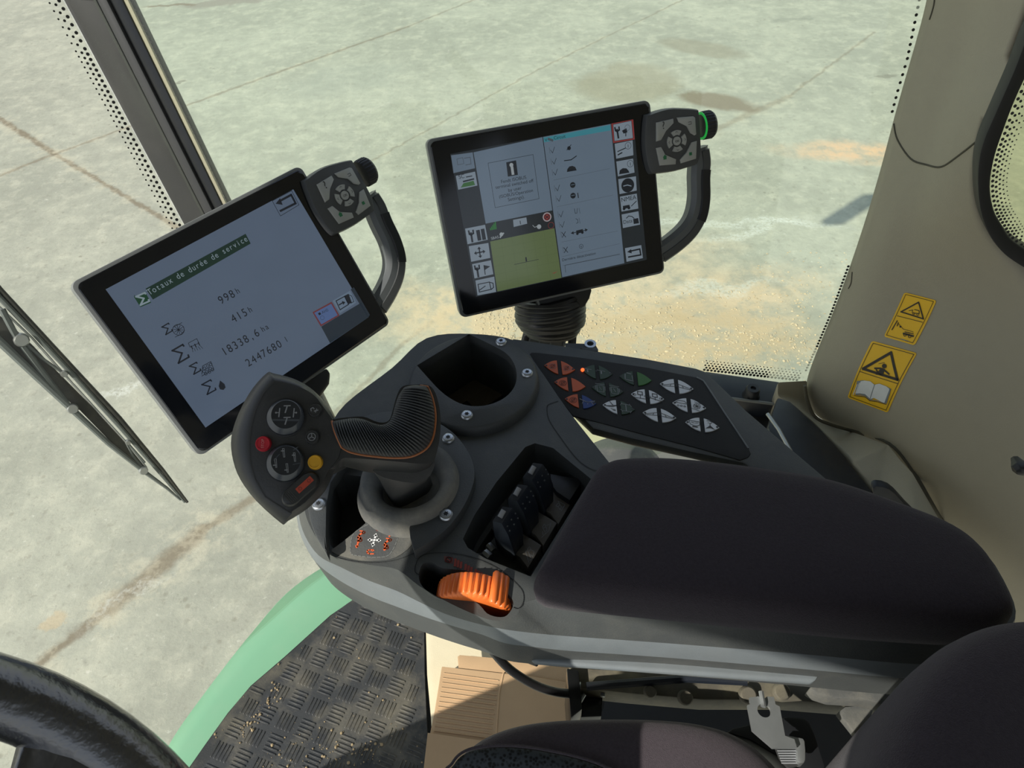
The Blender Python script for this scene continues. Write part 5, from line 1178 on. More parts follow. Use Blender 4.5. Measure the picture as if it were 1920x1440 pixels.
    a, b, bo = btn((616, 278), .0048, K['stick']); c_ = Canvas(JF, .0037, .0001); c_.linel([(a-.0022, b-.0006), (a-.0026, b+.001), (a-.001, b+.0018), (a-.0002, b+.0008)], .0007, g); c_.linel([(a, b-.0008), (a+.0024, b-.0002)], .0008, g); c_.linel([(a+.0008, b-.0018), (a+.0016, b+.0008)], .0005, g); c_.done('arrow_symbol', bo)
    a, b, bo = btn((588, 555), .0050, K['stick']); c_ = Canvas(JF, .0037, .0001); c_.circl(a, b, .0026, g, 0, 20, .0005)
    for x in (90, 210, 330): c_.linel([(a, b), (a+.0026*math.cos(math.radians(x)), b+.0026*math.sin(math.radians(x)))], .0006, g)
    c_.done('wheel_symbol', bo)
    a, b, bo = btn((618, 814), .0051, K['yellow']); tag(bo, 'round yellow button')
    # rocker with the orange-red bar
    p0 = V(JF.loc(*cb((365, 1180)))+(0,)); p1 = V(JF.loc(*cb((560, 1010)))+(0,)); d = (p1-p0).normalized(); n = V((-d.y, d.x, 0)); r = .0062
    pl = [p1+(d*math.cos(x)+n*math.sin(x))*r for x in [math.radians(-90+15*j) for j in range(13)]]+[p0+(-d*math.cos(x)-n*math.sin(x))*r for x in [math.radians(-90+15*j) for j in range(13)]]
    cc = (p0+p1)/2; bm = bmesh.new(); loft(bm, [[JF.at(*((cc+(p-cc)*s_).xy), h) for p in pl] for s_, h in ((1.05, 0), (1.0, .003), (.90, .0042))], False); rk = mkobj('slide_rocker', bm, K['stick'], head, sharp=40)
    c_ = Canvas(JF, .0045, .0001); m1 = p0+(p1-p0)*.48+n*-.0002; m2 = p1+d*.0012; c_.linel([(m1.x, m1.y), (m2.x, m2.y)], .0042, mat('red_orange_bar', (.42, .055, .025), .5)); 
    for f in (.1, .9): q = m1+(m2-m1)*f; c_.circl(q.x, q.y, .0011, K['rprint'], 1, 10, .0005)
    for j in range(5): q = p0+(p1-p0)*(-.12+j*.075); c_.linel([((q+n*.004).x, (q+n*.004).y), ((q-n*.004).x, (q-n*.004).y)], .0005, K['stick_side'], 0)
    c_.done('rocker_marks', rk)
    cv.done('face_edge', head)
    # ---- grip: ribbed skin over a solid arm
    A = catmull([JF.hit(*c3(p), 0) for p in [(642, 548), (700, 537), (760, 530), (810, 536), (862, 556), (905, 566), (940, 556), (962, 528), (980, 470), (1000, 410), (1030, 366)]], 8, False)
    Bc = catmull([JF.hit(*c3(p), 0) for p in [(694, 688), (735, 712), (800, 728), (870, 737), (960, 745), (1050, 742), (1110, 722), (1160, 685), (1190, 620), (1200, 520), (1185, 430), (1158, 362)]], 8, False)
    def resamp(P, n):
        L = [0]
        for a, b in zip(P, P[1:]): L.append(L[-1]+(b-a).length)
        out = []; j = 0
        for i in range(n):
            s_ = L[-1]*i/(n-1)
            while j < len(L)-2 and L[j+1] < s_: j += 1
            f = (s_-L[j])/max(1e-9, L[j+1]-L[j]); out.append(P[j].lerp(P[j+1], min(1, max(0, f))))
        return out
    nr = 44*6+1; A = resamp(A, nr); B_ = resamp(Bc, nr); nu = 14
    bm = bmesh.new(); G = []
    for i in range(nr):
        ph = i % 6; rib = (.0011, .0013, .0011, .0002, -.0004, .0002)[ph]; row = []
        endf = min(1, i/8, (nr-1-i)/8)
        for j in range(nu+1):
            u = j/nu; arch = math.sin(math.pi*u)**.65
            p = A[i].lerp(B_[i], u)+JF.n*(.0135*arch*(.55+.45*endf)+rib*min(1, arch*2.5)*endf+.0005); row.append(bm.verts.new(p))
        G.append(row)
    for i in range(nr-1):
        for j in range(nu): bm.faces.new((G[i][j], G[i][j+1], G[i+1][j+1], G[i+1][j]))
    bot = [bm.verts.new((A[i].lerp(B_[i], .5))-JF.n*.006) for i in range(nr)]
    for i in range(nr-1): bm.faces.new((G[i][0], G[i+1][0], bot[i+1], bot[i])); bm.faces.new((G[i][nu], bot[i], bot[i+1], G[i+1][nu]))
    gp = mkobj('grip', bm, K['grip'], t, sharp=75); tag(gp, 'ribbed black rubber grip')
    seam_ = [A[0].lerp(B_[0], u/6)+JF.n*(.0012+.006*math.sin(math.pi*u/6)) for u in range(6)]+[p+JF.n*.0012 for p in B_[::6]]+[B_[-1].lerp(A[-1], .3)+JF.n*.006]
    bm = bmesh.new(); tube(bm, seam_, .0009, 8); tag(mkobj('orange_seam', bm, K['oline'], gp), 'thin dull orange seam line')
    ol = [(600, 560), (655, 536), (720, 526), (810, 522), (870, 545), (915, 554), (950, 540), (968, 490), (990, 410), (1022, 358), (1090, 350), (1162, 352), (1200, 395), (1222, 480), (1228, 560), (1222, 640), (1205, 720), (1180, 770), (1100, 775), (1000, 765), (880, 755), (740, 745), (690, 752), (640, 800), (610, 780)]
    top = catmull([JF.hit(*c3(p), -.001) for p in ol], 3)
    lowo = [(620, 580), (665, 560), (730, 560), (800, 560), (870, 575), (915, 585), (955, 580), (985, 540), (1010, 450), (1040, 400), (1090, 385), (1150, 395), (1180, 430), (1205, 500), (1212, 570), (1205, 650), (1185, 740), (1165, 800), (1090, 838), (1000, 835), (860, 826), (740, 800), (690, 790), (645, 835), (615, 800)]
    low = catmull([JF.hit(*c3(p), -.020) for p in lowo], 3)
    bm = bmesh.new(); c_l = sum(low, V((0, 0, 0)))/len(low); loft(bm, [[c_l+(p-c_l)*.8-JF.n*.010 for p in low], low, [a*.8+b*.2-JF.n*.001 for a, b in zip(top, low)], top]); mkobj('arm', bm, K['stick'], t, sharp=60)
    s0 = catmull([JF.hit(*c3(p), -.016) for p in [(860, 800), (1000, 790), (1150, 770), (1195, 755), (1190, 800), (1160, 850), (1080, 880), (920, 850)]], 3)
    s1 = catmull([W(*c3(p), ZC+.022) for p in [(905, 850), (1010, 830), (1110, 820), (1165, 825), (1150, 870), (1112, 900), (985, 962), (930, 920)]], 3)
    s2 = [p*1.0-UP*.02+V((0, .004, 0)) for p in s1]
    bm = bmesh.new(); loft(bm, [s0, s1, s2]); mkobj('shaft', bm, K['stick_side'], t, sharp=45)
    # collar cup
    cc = W(768, 905, ZC+.012); fr = Frame(cc, (1, 0, 0), (0, 0, 1)); k = .00046
    bm = bmesh.new(); lathe(bm, fr, [(.046, -.013), (.043, -.006), (.040, .006), (.037, .0095), (.033, .0095), (.029, .006), (.026, .000), (.024, -.010), (.001, -.010)], 64)
    mkobj('collar', bm, K['dusty'], t, sharp=60)
build_joystick()

# ================================================================ BUTTON PANEL
def build_panel():
    z = -.512; t = thing('button_panel', W(1200, 760, z-.04), 'angled black panel of almond-shaped coloured buttons beside the console', 'control panel')
    fo = [(960, 634), (1000, 640), (1100, 655), (1215, 673), (1305, 690), (1322, 696), (1336, 708), (1400, 770), (1480, 838), (1560, 906), (1570, 935), (1440, 905), (1424, 891), (1395, 868), (1300, 848), (1180, 821), (1112, 803), (1080, 770), (1000, 700)]
    bm = bmesh.new(); q = [W(x, y, z) for x, y in fo]; loft(bm, [[p-UP*.010 for p in q], q]); mkobj('frame', bm, K['plastic'], t, bevel=.0022)
    fl = [(1000, 660), (1100, 668), (1215, 686), (1310, 704), (1400, 785), (1480, 850), (1552, 912), (1560, 945), (1445, 920), (1427, 902), (1392, 886), (1300, 864), (1190, 840), (1110, 818), (1060, 760)]
    bm = bmesh.new(); q = [W(x, y-(15 if 1100 < x < 1440 and y > 800 else 4), z-.008) for x, y in fl]; loft(bm, [[p-UP*.011 for p in inset(q, .001)], q]); mkobj('lower_shell', bm, K['plastic_low'], t, bevel=.002)
    pi = [c4(p) for p in [(285, 215), (310, 195), (345, 196), (600, 225), (1000, 285), (1300, 345), (1340, 365), (1365, 400), (1470, 560), (1610, 770), (1625, 800), (1610, 822), (1560, 840), (1300, 765), (1000, 690), (700, 610), (560, 575), (480, 480)]]
    bm = bmesh.new(); q = [W(x, y, z+.0008) for x, y in pi]; loft(bm, [[p-UP*.002 for p in q], q]); fc = mkobj('face', bm, K['matte'], t, bevel=.0004)
    bm = bmesh.new(); tube(bm, [W(*c4(p), z+.0008) for p in [(1300, 345), (1340, 365), (1365, 400), (1470, 560), (1610, 770)]], .0008, 6); mkobj('rim_line', bm, K['plastic_low'], fc)
    fr = HF(z+.0009)
    rows = [((103, 132), (395, 172), 'b_orange', 'b_orange', 'dial', 'dial'), ((462, 176), (750, 215), 'b_dgreen', 'b_dgreen', 'spray', 'spray'), ((815, 236), (1120, 275), 'b_dgreen', 'b_green', 'crank', None), ((1198, 305), (1516, 355), 'b_white', 'b_white', 'boomL', 'boomR'),
            ((198, 290), (494, 332), 'b_orange', 'b_orange', 'gear', None), ((552, 340), (852, 383), 'b_dgreen', 'b_dgreen', 'frame', 'frame'), ((925, 402), (1238, 452), 'b_white', 'b_white', 'nozz', 'nozz2'), ((1316, 485), (1636, 537), 'b_white', 'b_white', 'rain', 'fan'),
            ((296, 450), (596, 495), 'b_orange', 'b_blue', 'gear', 'boom'), ((656, 505), (962, 552), 'b_white', 'b_dgreen', 'fold', 'axle'), ((1036, 578), (1353, 630), 'b_white', 'b_white', 'boomL', 'boomR'), ((1438, 668), (1762, 722), 'b_white', 'b_white', 'mask', 'cone')]
    for ri, (a, b, m1, m2, i1, i2) in enumerate(rows):
        A = V(fr.loc(*c6(a))+(0,)); B = V(fr.loc(*c6(b))+(0,)); cen = (A+B)/2; hx = (B-A)/2
        up_ = V(fr.loc(*c6(((a[0]+b[0])/2-8, (a[1]+b[1])/2-66)))+(0,))-cen
        def pt(s_, v): return cen+hx*s_+up_*((1-abs(s_)**1.9)*v)
        for side, mk, ic in ((-1, m1, i1), (1, m2, i2)):
            ss = [(.13+.87*j/9)*side for j in range(10)]
            pl = [pt(s_, 1) for s_ in ss]+[pt(s_, -1) for s_ in reversed(ss[:-1])]
            bm = bmesh.new(); cc = sum(pl, V((0, 0, 0)))/len(pl)
            loft(bm, [[fr.at(*((cc+(p-cc)*s_).xy), h) for p in pl] for s_, h in ((1, 0), (1, .0007), (.97, .0010))], False)
            bo = mkobj('button', bm, K[mk], t, sharp=50)
            cv = Canvas(fr, .0012, .0001); k_ = K['key_mark'] if mk in ('b_white', 'b_orange') else K['gprint']
            dd = pt(side*.86, 0); lit = (ri == 1 and side == -1)
            if lit:
                bl = bmesh.new(); bmesh.ops.create_uvsphere(bl, u_segments=14, v_segments=8, radius=.0019, matrix=M.Translation(fr.at(pt(-.97, 0).x, pt(-.97, 0).y, .001))); tag(mkobj('indicator_light', bl, K['led'], bo), 'small lit red indicator')
            elif ic: cv.circl(dd.x, dd.y, .0011, K['key_mark'], 0, 12)
            o_ = pt(side*.45, 0); X = hx.normalized(); Y = up_.normalized(); S = up_.length
            def f(x, y): q_ = o_+X*x*S+Y*y*S; return (q_.x, q_.y)
            def L_(*p, w_=.0005): cv.linel([f(*q_) for q_ in p], w_, k_, 1)
            if ic in ('dial', 'gear'): cv.circl(*f(0, 0), .0034, k_ if ic == 'gear' else K['gprint'], 1, 18, .0004); cv.circl(*f(0, 0), .0018, k_, 1, 12, .0004); L_((-.2, -.25), (.25, .3))
            elif ic == 'spray': L_((-.7, .25), (.1, .2)); L_((-.3, .1), (-.3, -.2), w_=.0012); cv.circl(*f(.6, .1), .0004, k_, 1, 6)
            elif ic == 'crank': L_((-.1, .6), (.3, .5), w_=.0009); L_((-.3, .4), (-.35, -.35), (.5, -.5), w_=.0008); L_((.4, .3), (.45, -.5))
            elif ic == 'boomL': L_((.75, .35), (-.7, -.15), (-.75, -.3)); L_((.75, -.1), (-.6, -.25)); L_((.75, .35), (.75, -.1)); L_((.2, .15), (.1, -.15))
            elif ic == 'boomR': L_((-.75, .35), (.7, -.15), (.75, -.3)); L_((-.75, -.1), (.6, -.25)); L_((-.75, .35), (-.75, -.1)); L_((-.2, .15), (-.1, -.15))
            elif ic == 'frame': L_((-.5, .6), (.5, .6)); L_((-.35, .4), (.35, .4), (.35, -.5), (-.35, -.5), (-.35, .4)); L_((-.1, .2), (.1, -.2)); L_((-.5, -.2), (-.5, .3)); L_((.5, -.2), (.5, .3))
            elif ic in ('nozz', 'nozz2'): L_((-.25, .5), (.25, .5), (.25, .05), (-.25, .05), (-.25, .5), w_=.0007); L_((-.8, -.45 if ic == 'nozz' else -.1), (.8, -.45), w_=.0006); cv.circl(*f(-.6, -.05), .0013, k_, 1, 10, .0004); cv.circl(*f(.6, -.05), .0013, k_, 1, 10, .0004); L_((0, .05), (0, -.4))
            elif ic == 'rain': L_((-.7, .1), (-.3, .45), (.3, .45), (.7, .1), (-.7, .1)); [cv.circl(*f(x_, -.3), .0009, k_, 1, 8, .0004) for x_ in (-.4, -.05, .3)]
            elif ic == 'fan':
                cv.circl(*f(0, 0), .0032, k_, 1, 18, .0004); [L_((-.3*math.cos(q_), -.3*math.sin(q_)), (.3*math.cos(q_), .3*math.sin(q_))) for q_ in (0, .8, 1.6, 2.4)]; L_((-.2, .6), (.6, .4)); L_((.2, -.6), (-.6, -.4))
            elif ic == 'boom': L_((-.8, .3), (-.1, 0), (.1, 0), (.8, .3), w_=.0007); L_((-.4, .1), (-.6, -.3)); L_((.4, .1), (.6, -.3)); cv.circl(*f(0, -.25), .0005, k_, 1, 8)
            elif ic == 'fold': L_((-.2, .7), (.2, .1), (.6, .2), (.1, -.1), (-.6, -.1), (.2, .1), w_=.0006); L_((-.1, -.4), (.4, -.5)); L_((.1, -.6), (.4, -.6))
            elif ic == 'axle': L_((0, .4), (0, -.4), w_=.0007); L_((-.5, .5), (.5, .5)); L_((-.5, -.45), (.5, -.45)); L_((-.6, .3), (-.4, .65)); L_((.6, .3), (.4, .65)); L_((-.6, -.3), (-.4, -.6)); L_((.6, -.3), (.4, -.6))
            elif ic == 'mask': L_((-.6, .3), (.6, .3), (.5, -.2), (.1, -.35), (-.1, -.35), (-.5, -.2), (-.6, .3)); L_((-.35, .1), (-.05, .05)); L_((.05, .05), (.35, .1)); L_((-.25, -.5), (.25, -.5), w_=.001)
            elif ic == 'cone': L_((-.3, .7), (.3, .6), (.1, .35), (-.2, .4)); L_((0, .3), (0, 0)); cv.polyl([f(0, .05), f(-.55, -.5), f(0, -.3)], k_, 1); cv.polyl([f(0, .05), f(0, -.3), f(.55, -.5)], k_, 1)
            if len(cv.bm.verts): cv.done('button_symbol', bo)
            else: cv.bm.free()
build_panel()

# ================================================================ BEHIND THE PANEL
def build_side_bits():
    t = thing('sill_channel', W(1390, 740, -.86), 'black metal channel with a round rubber stop under the door glass', 'channel')
    bm = bmesh.new(); q = [(1322, 696), (1462, 716), (1456, 752), (1448, 760), (1375, 748), (1330, 722)]; loft(bm, [[W(x, y, -.80) for x, y in q], [W(x, y, -.80)-UP*.05 for x, y in q]]); mkobj('rail', bm, K['navy'], t, bevel=.002)
    bm = bmesh.new(); tube(bm, [W(1370, 747, -.797), W(1455, 758, -.797)], .0022, 8); mkobj('bright_lip', bm, K['edge'], t)
    fr = Frame(W(1408, 742, -.80), (1, 0, 0), (0, 0, 1)); bm = bmesh.new(); lathe(bm, fr, [(.013, 0), (.0105, .006), (.0105, .014), (.0085, .017), (.004, .017), (.003, .014), (.0001, .014)], 24); mkobj('rubber_stop', bm, K['black'], t)
    bm = bmesh.new(); q = [(1372, 752), (1450, 763), (1442, 810), (1470, 850), (1560, 925), (1480, 900), (1400, 800)]; loft(bm, [[W(x, y, -.83) for x, y in q], [W(x, y, -.83)-UP*.03 for x, y in q]]); mkobj('lower_web', bm, K['matte'], t)
    fr = Frame(W(1165, 872, -.93), (1, 0, 0), (0, 0, 1)); bm = bmesh.new(); lathe(bm, fr, [(.075, -.09), (.072, -.02), (.055, -.004), (.035, .002), (.0005, .003)], 40); tag(mkobj('round_cover', bm, K['dusty'], sharp=70), 'round dusty grey cover low down in the gap below the button panel', 'cover')
    t = thing('side_box', W(1540, 840, -.86), 'blue-black plastic box behind the armrest against the beige trim', 'box')
    bm = bmesh.new(); q = [(1458, 744), (1482, 752), (1500, 768), (1540, 805), (1588, 858), (1594, 870), (1640, 925), (1680, 975), (1640, 990), (1500, 900), (1446, 820), (1440, 800)]; loft(bm, [[W(x, y, -.76) for x, y in q], [W(x, y, -.76)-UP*.10 for x, y in q]]); mkobj('shell', bm, K['navy'], t, bevel=.004)
    bm = bmesh.new(); q = [(1590, 845), (1605, 856), (1598, 868)]; 
    tube(bm, [W(1439, 776, -.745), W(1460, 805, -.745), W(1500, 878, -.745), W(1520, 910, -.745)], .0026, 10); tag(mkobj('gas_strut_rod', bm, K['steel']), 'thin brownish metal rod leaning behind the button panel', 'rod')
    bm = bmesh.new(); q = cm2([(1636, 915), (1668, 918), (1700, 950), (1730, 985), (1690, 985), (1650, 950)], 3); loft(bm, [[WP(x, y, .60) for x, y in q], [WP(x, y, .60)+RT*.01 for x, y in q]]); tag(mkobj('door_pocket', bm, K['navy'], bevel=.002), 'dark recess grip in the beige trim beside the armrest cushion', 'recess')
    # small faceted knob at the right edge
    p = WP(1914, 876, .50); fr = Frame(p, FW, (-RT+UP*.2).normalized()); bm = bmesh.new()
    for r, h in (): pass
    loft(bm, [[fr.at(r*math.cos(2*math.pi*j/7), r*.8*math.sin(2*math.pi*j/7), h) for j in range(7)] for r, h in ((.004, -.012), (.006, -.006), (.0085, 0), (.0065, .006), (.0025, .008))]); tag(mkobj('hook_knob', bm, K['black'], bevel=.0008), 'small black faceted knob at the right edge of the beige wall', 'knob')
    # warning stickers
    def sticker(corn, name, label):
        # plane through the moulding surface: fitted by four corners lying on it
        n = 0
        P = [SURF(*c) for c in corn]; nn = ((P[1]-P[0]).cross(P[3]-P[0])).normalized()
        if nn.dot(V((0, 0, CZ))-P[0]) < 0: nn = -nn
        fr = Frame(P[0], P[1]-P[0], nn); tt = thing(name, P[3], label, 'sticker'); return fr, tt
    k = 2.88; c = lambda p: (1320+p[0]/k, 480+p[1]/k); Y_, B_, Wt, G = K['st_yellow'], K['st_black'], K['st_white'], K['st_grey']
    def rc(pts, n=4):
        out = []
        for i in range(4):
            a, b, d = V(pts[i-1]), V(pts[i]), V(pts[(i+1) % 4]); u, v = (a-b).normalized()*14, (d-b).normalized()*14
            for j in range(n+1): s_ = j/n; q = (b+u)*(1-s_)**2+b*2*s_*(1-s_)+(b+v)*s_**2; out.append((q.x, q.y))
        return out
    co1 = [(1083, 196), (1257, 240), (1140, 482), (972, 434)]
    fr, tt = sticker([c(p) for p in co1], 'warning_sticker', 'smaller yellow warning sticker, upper one of the pair on the beige post')
    o1 = rc(co1); bm = bmesh.new(); q = [fr.hit(*c(p)) for p in o1]; slab(bm, q, -fr.n*.0006); drape(bm, fr, .0008); mkobj('backing', bm, Y_, tt, sharp=80)
    cv = Canvas(fr, .0003, .0001); L_ = lambda pts, w_=.0007, cl=False, m=B_: cv.line([c(p) for p in pts], w_, m, 1, cl)
    L_([(1090, 208), (1240, 246), (1130, 468), (986, 426)], .0006, True); L_([(1042, 324), (1178, 358)], .0007)
    L_([(1158, 250), (1182, 340), (1062, 302)], .0016, True); L_([(1105, 296), (1125, 292), (1122, 306)], .0007); L_([(1125, 308), (1160, 312), (1160, 296), (1135, 290)], .0009); cv.circ(c((1130, 312)), .0012, B_, 1, 10, .0006); cv.circ(c((1152, 317)), .0012, B_, 1, 10, .0006)
    L_([(1042, 350), (1015, 398)], .0012); L_([(1048, 360), (1042, 378)], .0010); L_([(1050, 368), (1075, 395), (1130, 410)], .0006); cv.circ(c((1060, 382)), .0013, B_, 1, 8); L_([(1078, 418), (1130, 432)], .0022); L_([(1085, 410), (1130, 420)], .0010); cv.circ(c((1086, 426)), .0016, B_, 2, 10, .0008); cv.circ(c((1112, 434)), .0016, B_, 2, 10, .0008); L_([(1066, 448), (1108, 460)], .0010, m=G)
    drape(cv.bm, fr, .0010); cv.done('printing', tt)
    co2 = [(908, 457), (1152, 524), (1002, 842), (776, 764)]
    fr, tt = sticker([c(p) for p in co2], 'warning_sticker', 'larger yellow warning sticker with seated figure above an open book')
    o1 = rc(co2); bm = bmesh.new(); q = [fr.hit(*c(p)) for p in o1]; slab(bm, q, -fr.n*.0006); drape(bm, fr, .0008); mkobj('backing', bm, Y_, tt, sharp=80)
    cv = Canvas(fr, .0003, .0001)
    L_([(916, 470), (1136, 530), (994, 828), (790, 758)], .0007, True); L_([(852, 620), (1064, 684)], .0008)
    L_([(1015, 520), (1060, 662), (870, 605)], .0034, True); cv.circ(c((985, 590)), .0030, B_, 2, 16)
    cv.poly([c(p) for p in ((968, 598), (990, 606), (982, 632), (952, 622))], B_, 2); L_([(965, 602), (935, 602)], .0022); L_([(985, 610), (1012, 632)], .0022); L_([(950, 622), (942, 608)], .0016); L_([(945, 630), (975, 636)], .0030); L_([(955, 578), (985, 572)], .0006)
    for s_, m_, l_ in ((14, G, 1), (0, Wt, 3)):
        bk = [(858-s_*1.6, 672), (880-s_*.8, 668-s_*.1), (912, 672), (934, 690), (962, 684), (1000, 698), (1018+s_*.6, 712), (986+s_*.9, 790+s_*.2), (958, 776), (930, 762), (908, 768-s_*.1+s_*.6), (880, 742+s_*.6), (850, 738+s_*.4), (828-s_*.2, 740+s_*.5)]
        cv.poly([c(p) for p in bk], m_, l_)
    for p, q in (((838, 690), (812, 745)), ((850, 682), (826, 738))): cv.line([c(p), c(q)], .0010, Wt, 2)
    for s_ in (0, 6): cv.line([c((824-s_, 745+s_)), c((880, 752+s_)), c((905, 772+s_)), c((945, 776+s_)), c((990+s_, 790+s_))], .0008, B_ if s_ else G, 4)
    cv.line([c((935, 690)), c((908, 765))], .0010, G, 4); cv.line([c((1018, 712)), c((1018, 735)), c((990, 790))], .0010, G, 4)
    drape(cv.bm, fr, .0010); cv.done('printing', tt)
bpy.context.view_layer.update()
build_side_bits()

# ================================================================ SEAT, BUCKLE, SEAT FRAME
def build_seat():
    t = thing('driver_seat', W(1200, 1500, -.78), 'driver seat with purplish-black fabric and black spacer-mesh centre, lower right', 'seat')
    P = [(820, 1475), (842, 1435), (868, 1408), (905, 1382), (960, 1362), (1030, 1351), (1130, 1347), (1240, 1349), (1320, 1358), (1385, 1378), (1440, 1415), (1480, 1470), (1520, 1620), (1400, 1750), (900, 1750), (800, 1600)]
    base = catmull([W(x, y, -.655) for x, y in P], 6)
    rings = [[V((p.x, p.y, z+CZ)) for p in inset(base, d)] for d, z in ((.010, -.74), (.002, -.70), (0, -.675))]+dome(base, [(.01, -.662), (.04, -.651), (.09, -.644), (.16, -.640), (.3, -.638), (.6, -.637), (.95, -.637)], (W(1130, 1480, -.655), W(1200, 1640, -.655)))
    bm = bmesh.new(); loft(bm, rings); mkobj('seat_cushion', bm, K['seatfab'], t, sharp=80)
    I = [(835, 1475), (848, 1432), (872, 1409), (915, 1399), (980, 1400), (1060, 1414), (1130, 1436), (1170, 1470), (1200, 1620), (1100, 1700), (900, 1700)]
    ib = catmull([W(x, y, -.634) for x, y in I], 5); bm = bmesh.new(); loft(bm, [[V((p.x, p.y, z+CZ)) for p in inset(ib, d)] for d, z in ((0, -.642), (.0015, -.6345), (.012, -.633))]); mkobj('mesh_insert', bm, K['mesh_fab'], t, sharp=80)
    bm = bmesh.new(); pp = [p+UP*.001 for p in ib]; 
    for i in range(len(pp)): pass
    tube(bm, pp[:40], .0012, 6); mkobj('piping', bm, K['seatfab'], t)
    Q = [(1600, 1475), (1618, 1415), (1643, 1355), (1690, 1280), (1755, 1222), (1820, 1193), (1890, 1182), (1980, 1185), (2300, 1260), (2300, 1800), (1700, 1800), (1590, 1600)]
    base = catmull([W(x, y, -.43) for x, y in Q], 6)
    rings = [[V((p.x, p.y, z+CZ)) for p in inset(base, d)] for d, z in ((.02, -.80), (.008, -.70), (.002, -.52), (0, -.44))]+dome(base, [(.01, -.425), (.05, -.41), (.12, -.398), (.22, -.39), (.4, -.386), (.7, -.384), (.95, -.383)], (W(1850, 1420, -.43), W(2000, 1600, -.43)))
    bm = bmesh.new(); loft(bm, rings); mkobj('backrest', bm, K['fabric'], t, sharp=80)
build_seat()
def build_frame():
    c = lambda p: (1150+p[0]/3.918, 1220+p[1]/3.918); ce = lambda p: (780+p[0]/4.571, 1140+p[1]/4.571)
    t = thing('seat_suspension_frame', W(1250, 1330, -.90), 'dusty black metal seat frame rails seen between cushion and console', 'seat frame')
    bm = bmesh.new(); q = [(1066, 1248), (1360, 1268), (1545, 1282), (1700, 1300), (1700, 1330), (1470, 1312), (1320, 1312), (1180, 1300), (1085, 1290)]
    loft(bm, [[W(x, y, -.70) for x, y in q], [W(x, y, -.70)-UP*.03 for x, y in q]]); mkobj('side_rail', bm, K['dirty_steel'], t, bevel=.002)
    bm = bmesh.new(); tube(bm, [W(1100, 1287, -.69), W(1290, 1272, -.69), W(1400, 1278, -.69)], .004, 8); mkobj('rail_edge', bm, K['navy'], t)
    for i, (x, y, r) in enumerate(((1219, 1297, .006), (1402, 1303, .008), (1465, 1297, .008), (1285, 1308, .007))):
        bm = bmesh.new(); lathe(bm, Frame(W(x, y, -.695), (1, 0, 0), (0, -.3, 1)), [(r, -.004), (r, .002), (r*.8, .004), (.0001, .004)], 20); mkobj('bolt', bm, K['dirty_steel'], t)
    bm = bmesh.new(); q = [(1062, 1252), (1085, 1256), (1092, 1330), (1070, 1345)]; loft(bm, [[W(x, y, -.69) for x, y in q], [W(x, y, -.69)-UP*.10 for x, y in q]]); mkobj('front_bracket', bm, K['chrome_black'], t, bevel=.002)
    bm = bmesh.new(); q = [ce(p) for p in [(1400, 520), (1440, 620), (1640, 680), (1600, 770), (1590, 930), (1360, 940), (1440, 720)]]; loft(bm, [[W(x, y, -.72) for x, y in q], [W(x, y, -.72)-UP*.06 for x, y in q]]); mkobj('bracket_box', bm, K['chrome_black'], t, bevel=.003)
    for pts in ([(1340, 660), (1420, 520)], [(1440, 620), (1600, 680), (1640, 690)], [(1610, 690), (1600, 760)], [(1370, 860), (1440, 740)]):
        bm = bmesh.new(); tube(bm, [W(*ce(p), -.708) for p in pts], .0022, 8); mkobj('bright_edge', bm, K['steel'], t)
    bm = bmesh.new(); tube(bm, [W(*ce((1345, 685)), -.70), W(*ce((1410, 690)), -.70)], .006, 12); mkobj('cable_stud', bm, K['steel'], t)
    bm = bmesh.new(); q = [(1070, 1300), (1620, 1330), (1640, 1460), (1070, 1460)]; loft(bm, [[W(x, y, -.90) for x, y in q], [W(x, y, -.90)-UP*.02 for x, y in q]]); mkobj('base_plate', bm, K['matte'], t)
    bm = bmesh.new(); q = [(1540, 1262), (1700, 1275), (1700, 1330), (1622, 1312), (1560, 1308), (1535, 1300), (1518, 1290)]; loft(bm, [[W(x, y, -.66) for x, y in q], [W(x, y, -.66)-UP*.02 for x, y in q]]); mkobj('dusty_cover', bm, K['dusty'], t, bevel=.002)
    bm = bmesh.new(); q = [(1585, 1325), (1640, 1322), (1618, 1398), (1600, 1370), (1572, 1335)]; loft(bm, [[W(x, y, -.70) for x, y in q], [W(x, y, -.70)-UP*.01 for x, y in q]]); mkobj('lower_bracket', bm, K['dusty'], t, bevel=.001)
    # buckle
    b = thing('seat_belt_buckle', W(1450, 1400, -.66), 'bare metal seat belt anchor plate with round hole beside the cushion', 'buckle')
    zz = -.635; q = [c(p) for p in [(1000, 345), (1065, 335), (1085, 350), (1085, 400), (1112, 400), (1112, 350), (1130, 336), (1180, 340), (1192, 395), (1222, 410), (1262, 625), (1330, 650), (1350, 715), (1170, 715), (1020, 585), (985, 400), (1005, 392)]]
    bm = bmesh.new(); loft(bm, [[W(x, y, zz)-UP*.003 for x, y in q], [W(x, y, zz) for x, y in q]]); pl = mkobj('anchor_plate', bm, K['steel'], b)
    cx, cy = c((1108, 440)); cen = W(cx, cy, zz); r = (W(cx+12.5, cy, zz)-cen).length
    cutbox(pl, [([cen+V((r*math.cos(2*math.pi*j/28), r*math.sin(2*math.pi*j/28), 0)) for j in range(28)], -.66, -.6)])
    bm = bmesh.new(); tube(bm, catmull([W(*c(p), zz+.002) for p in [(1085, 300), (1092, 340), (1102, 390), (1100, 412)]], 4, False), .0022, 8); mkobj('hook', bm, K['steel'], b)
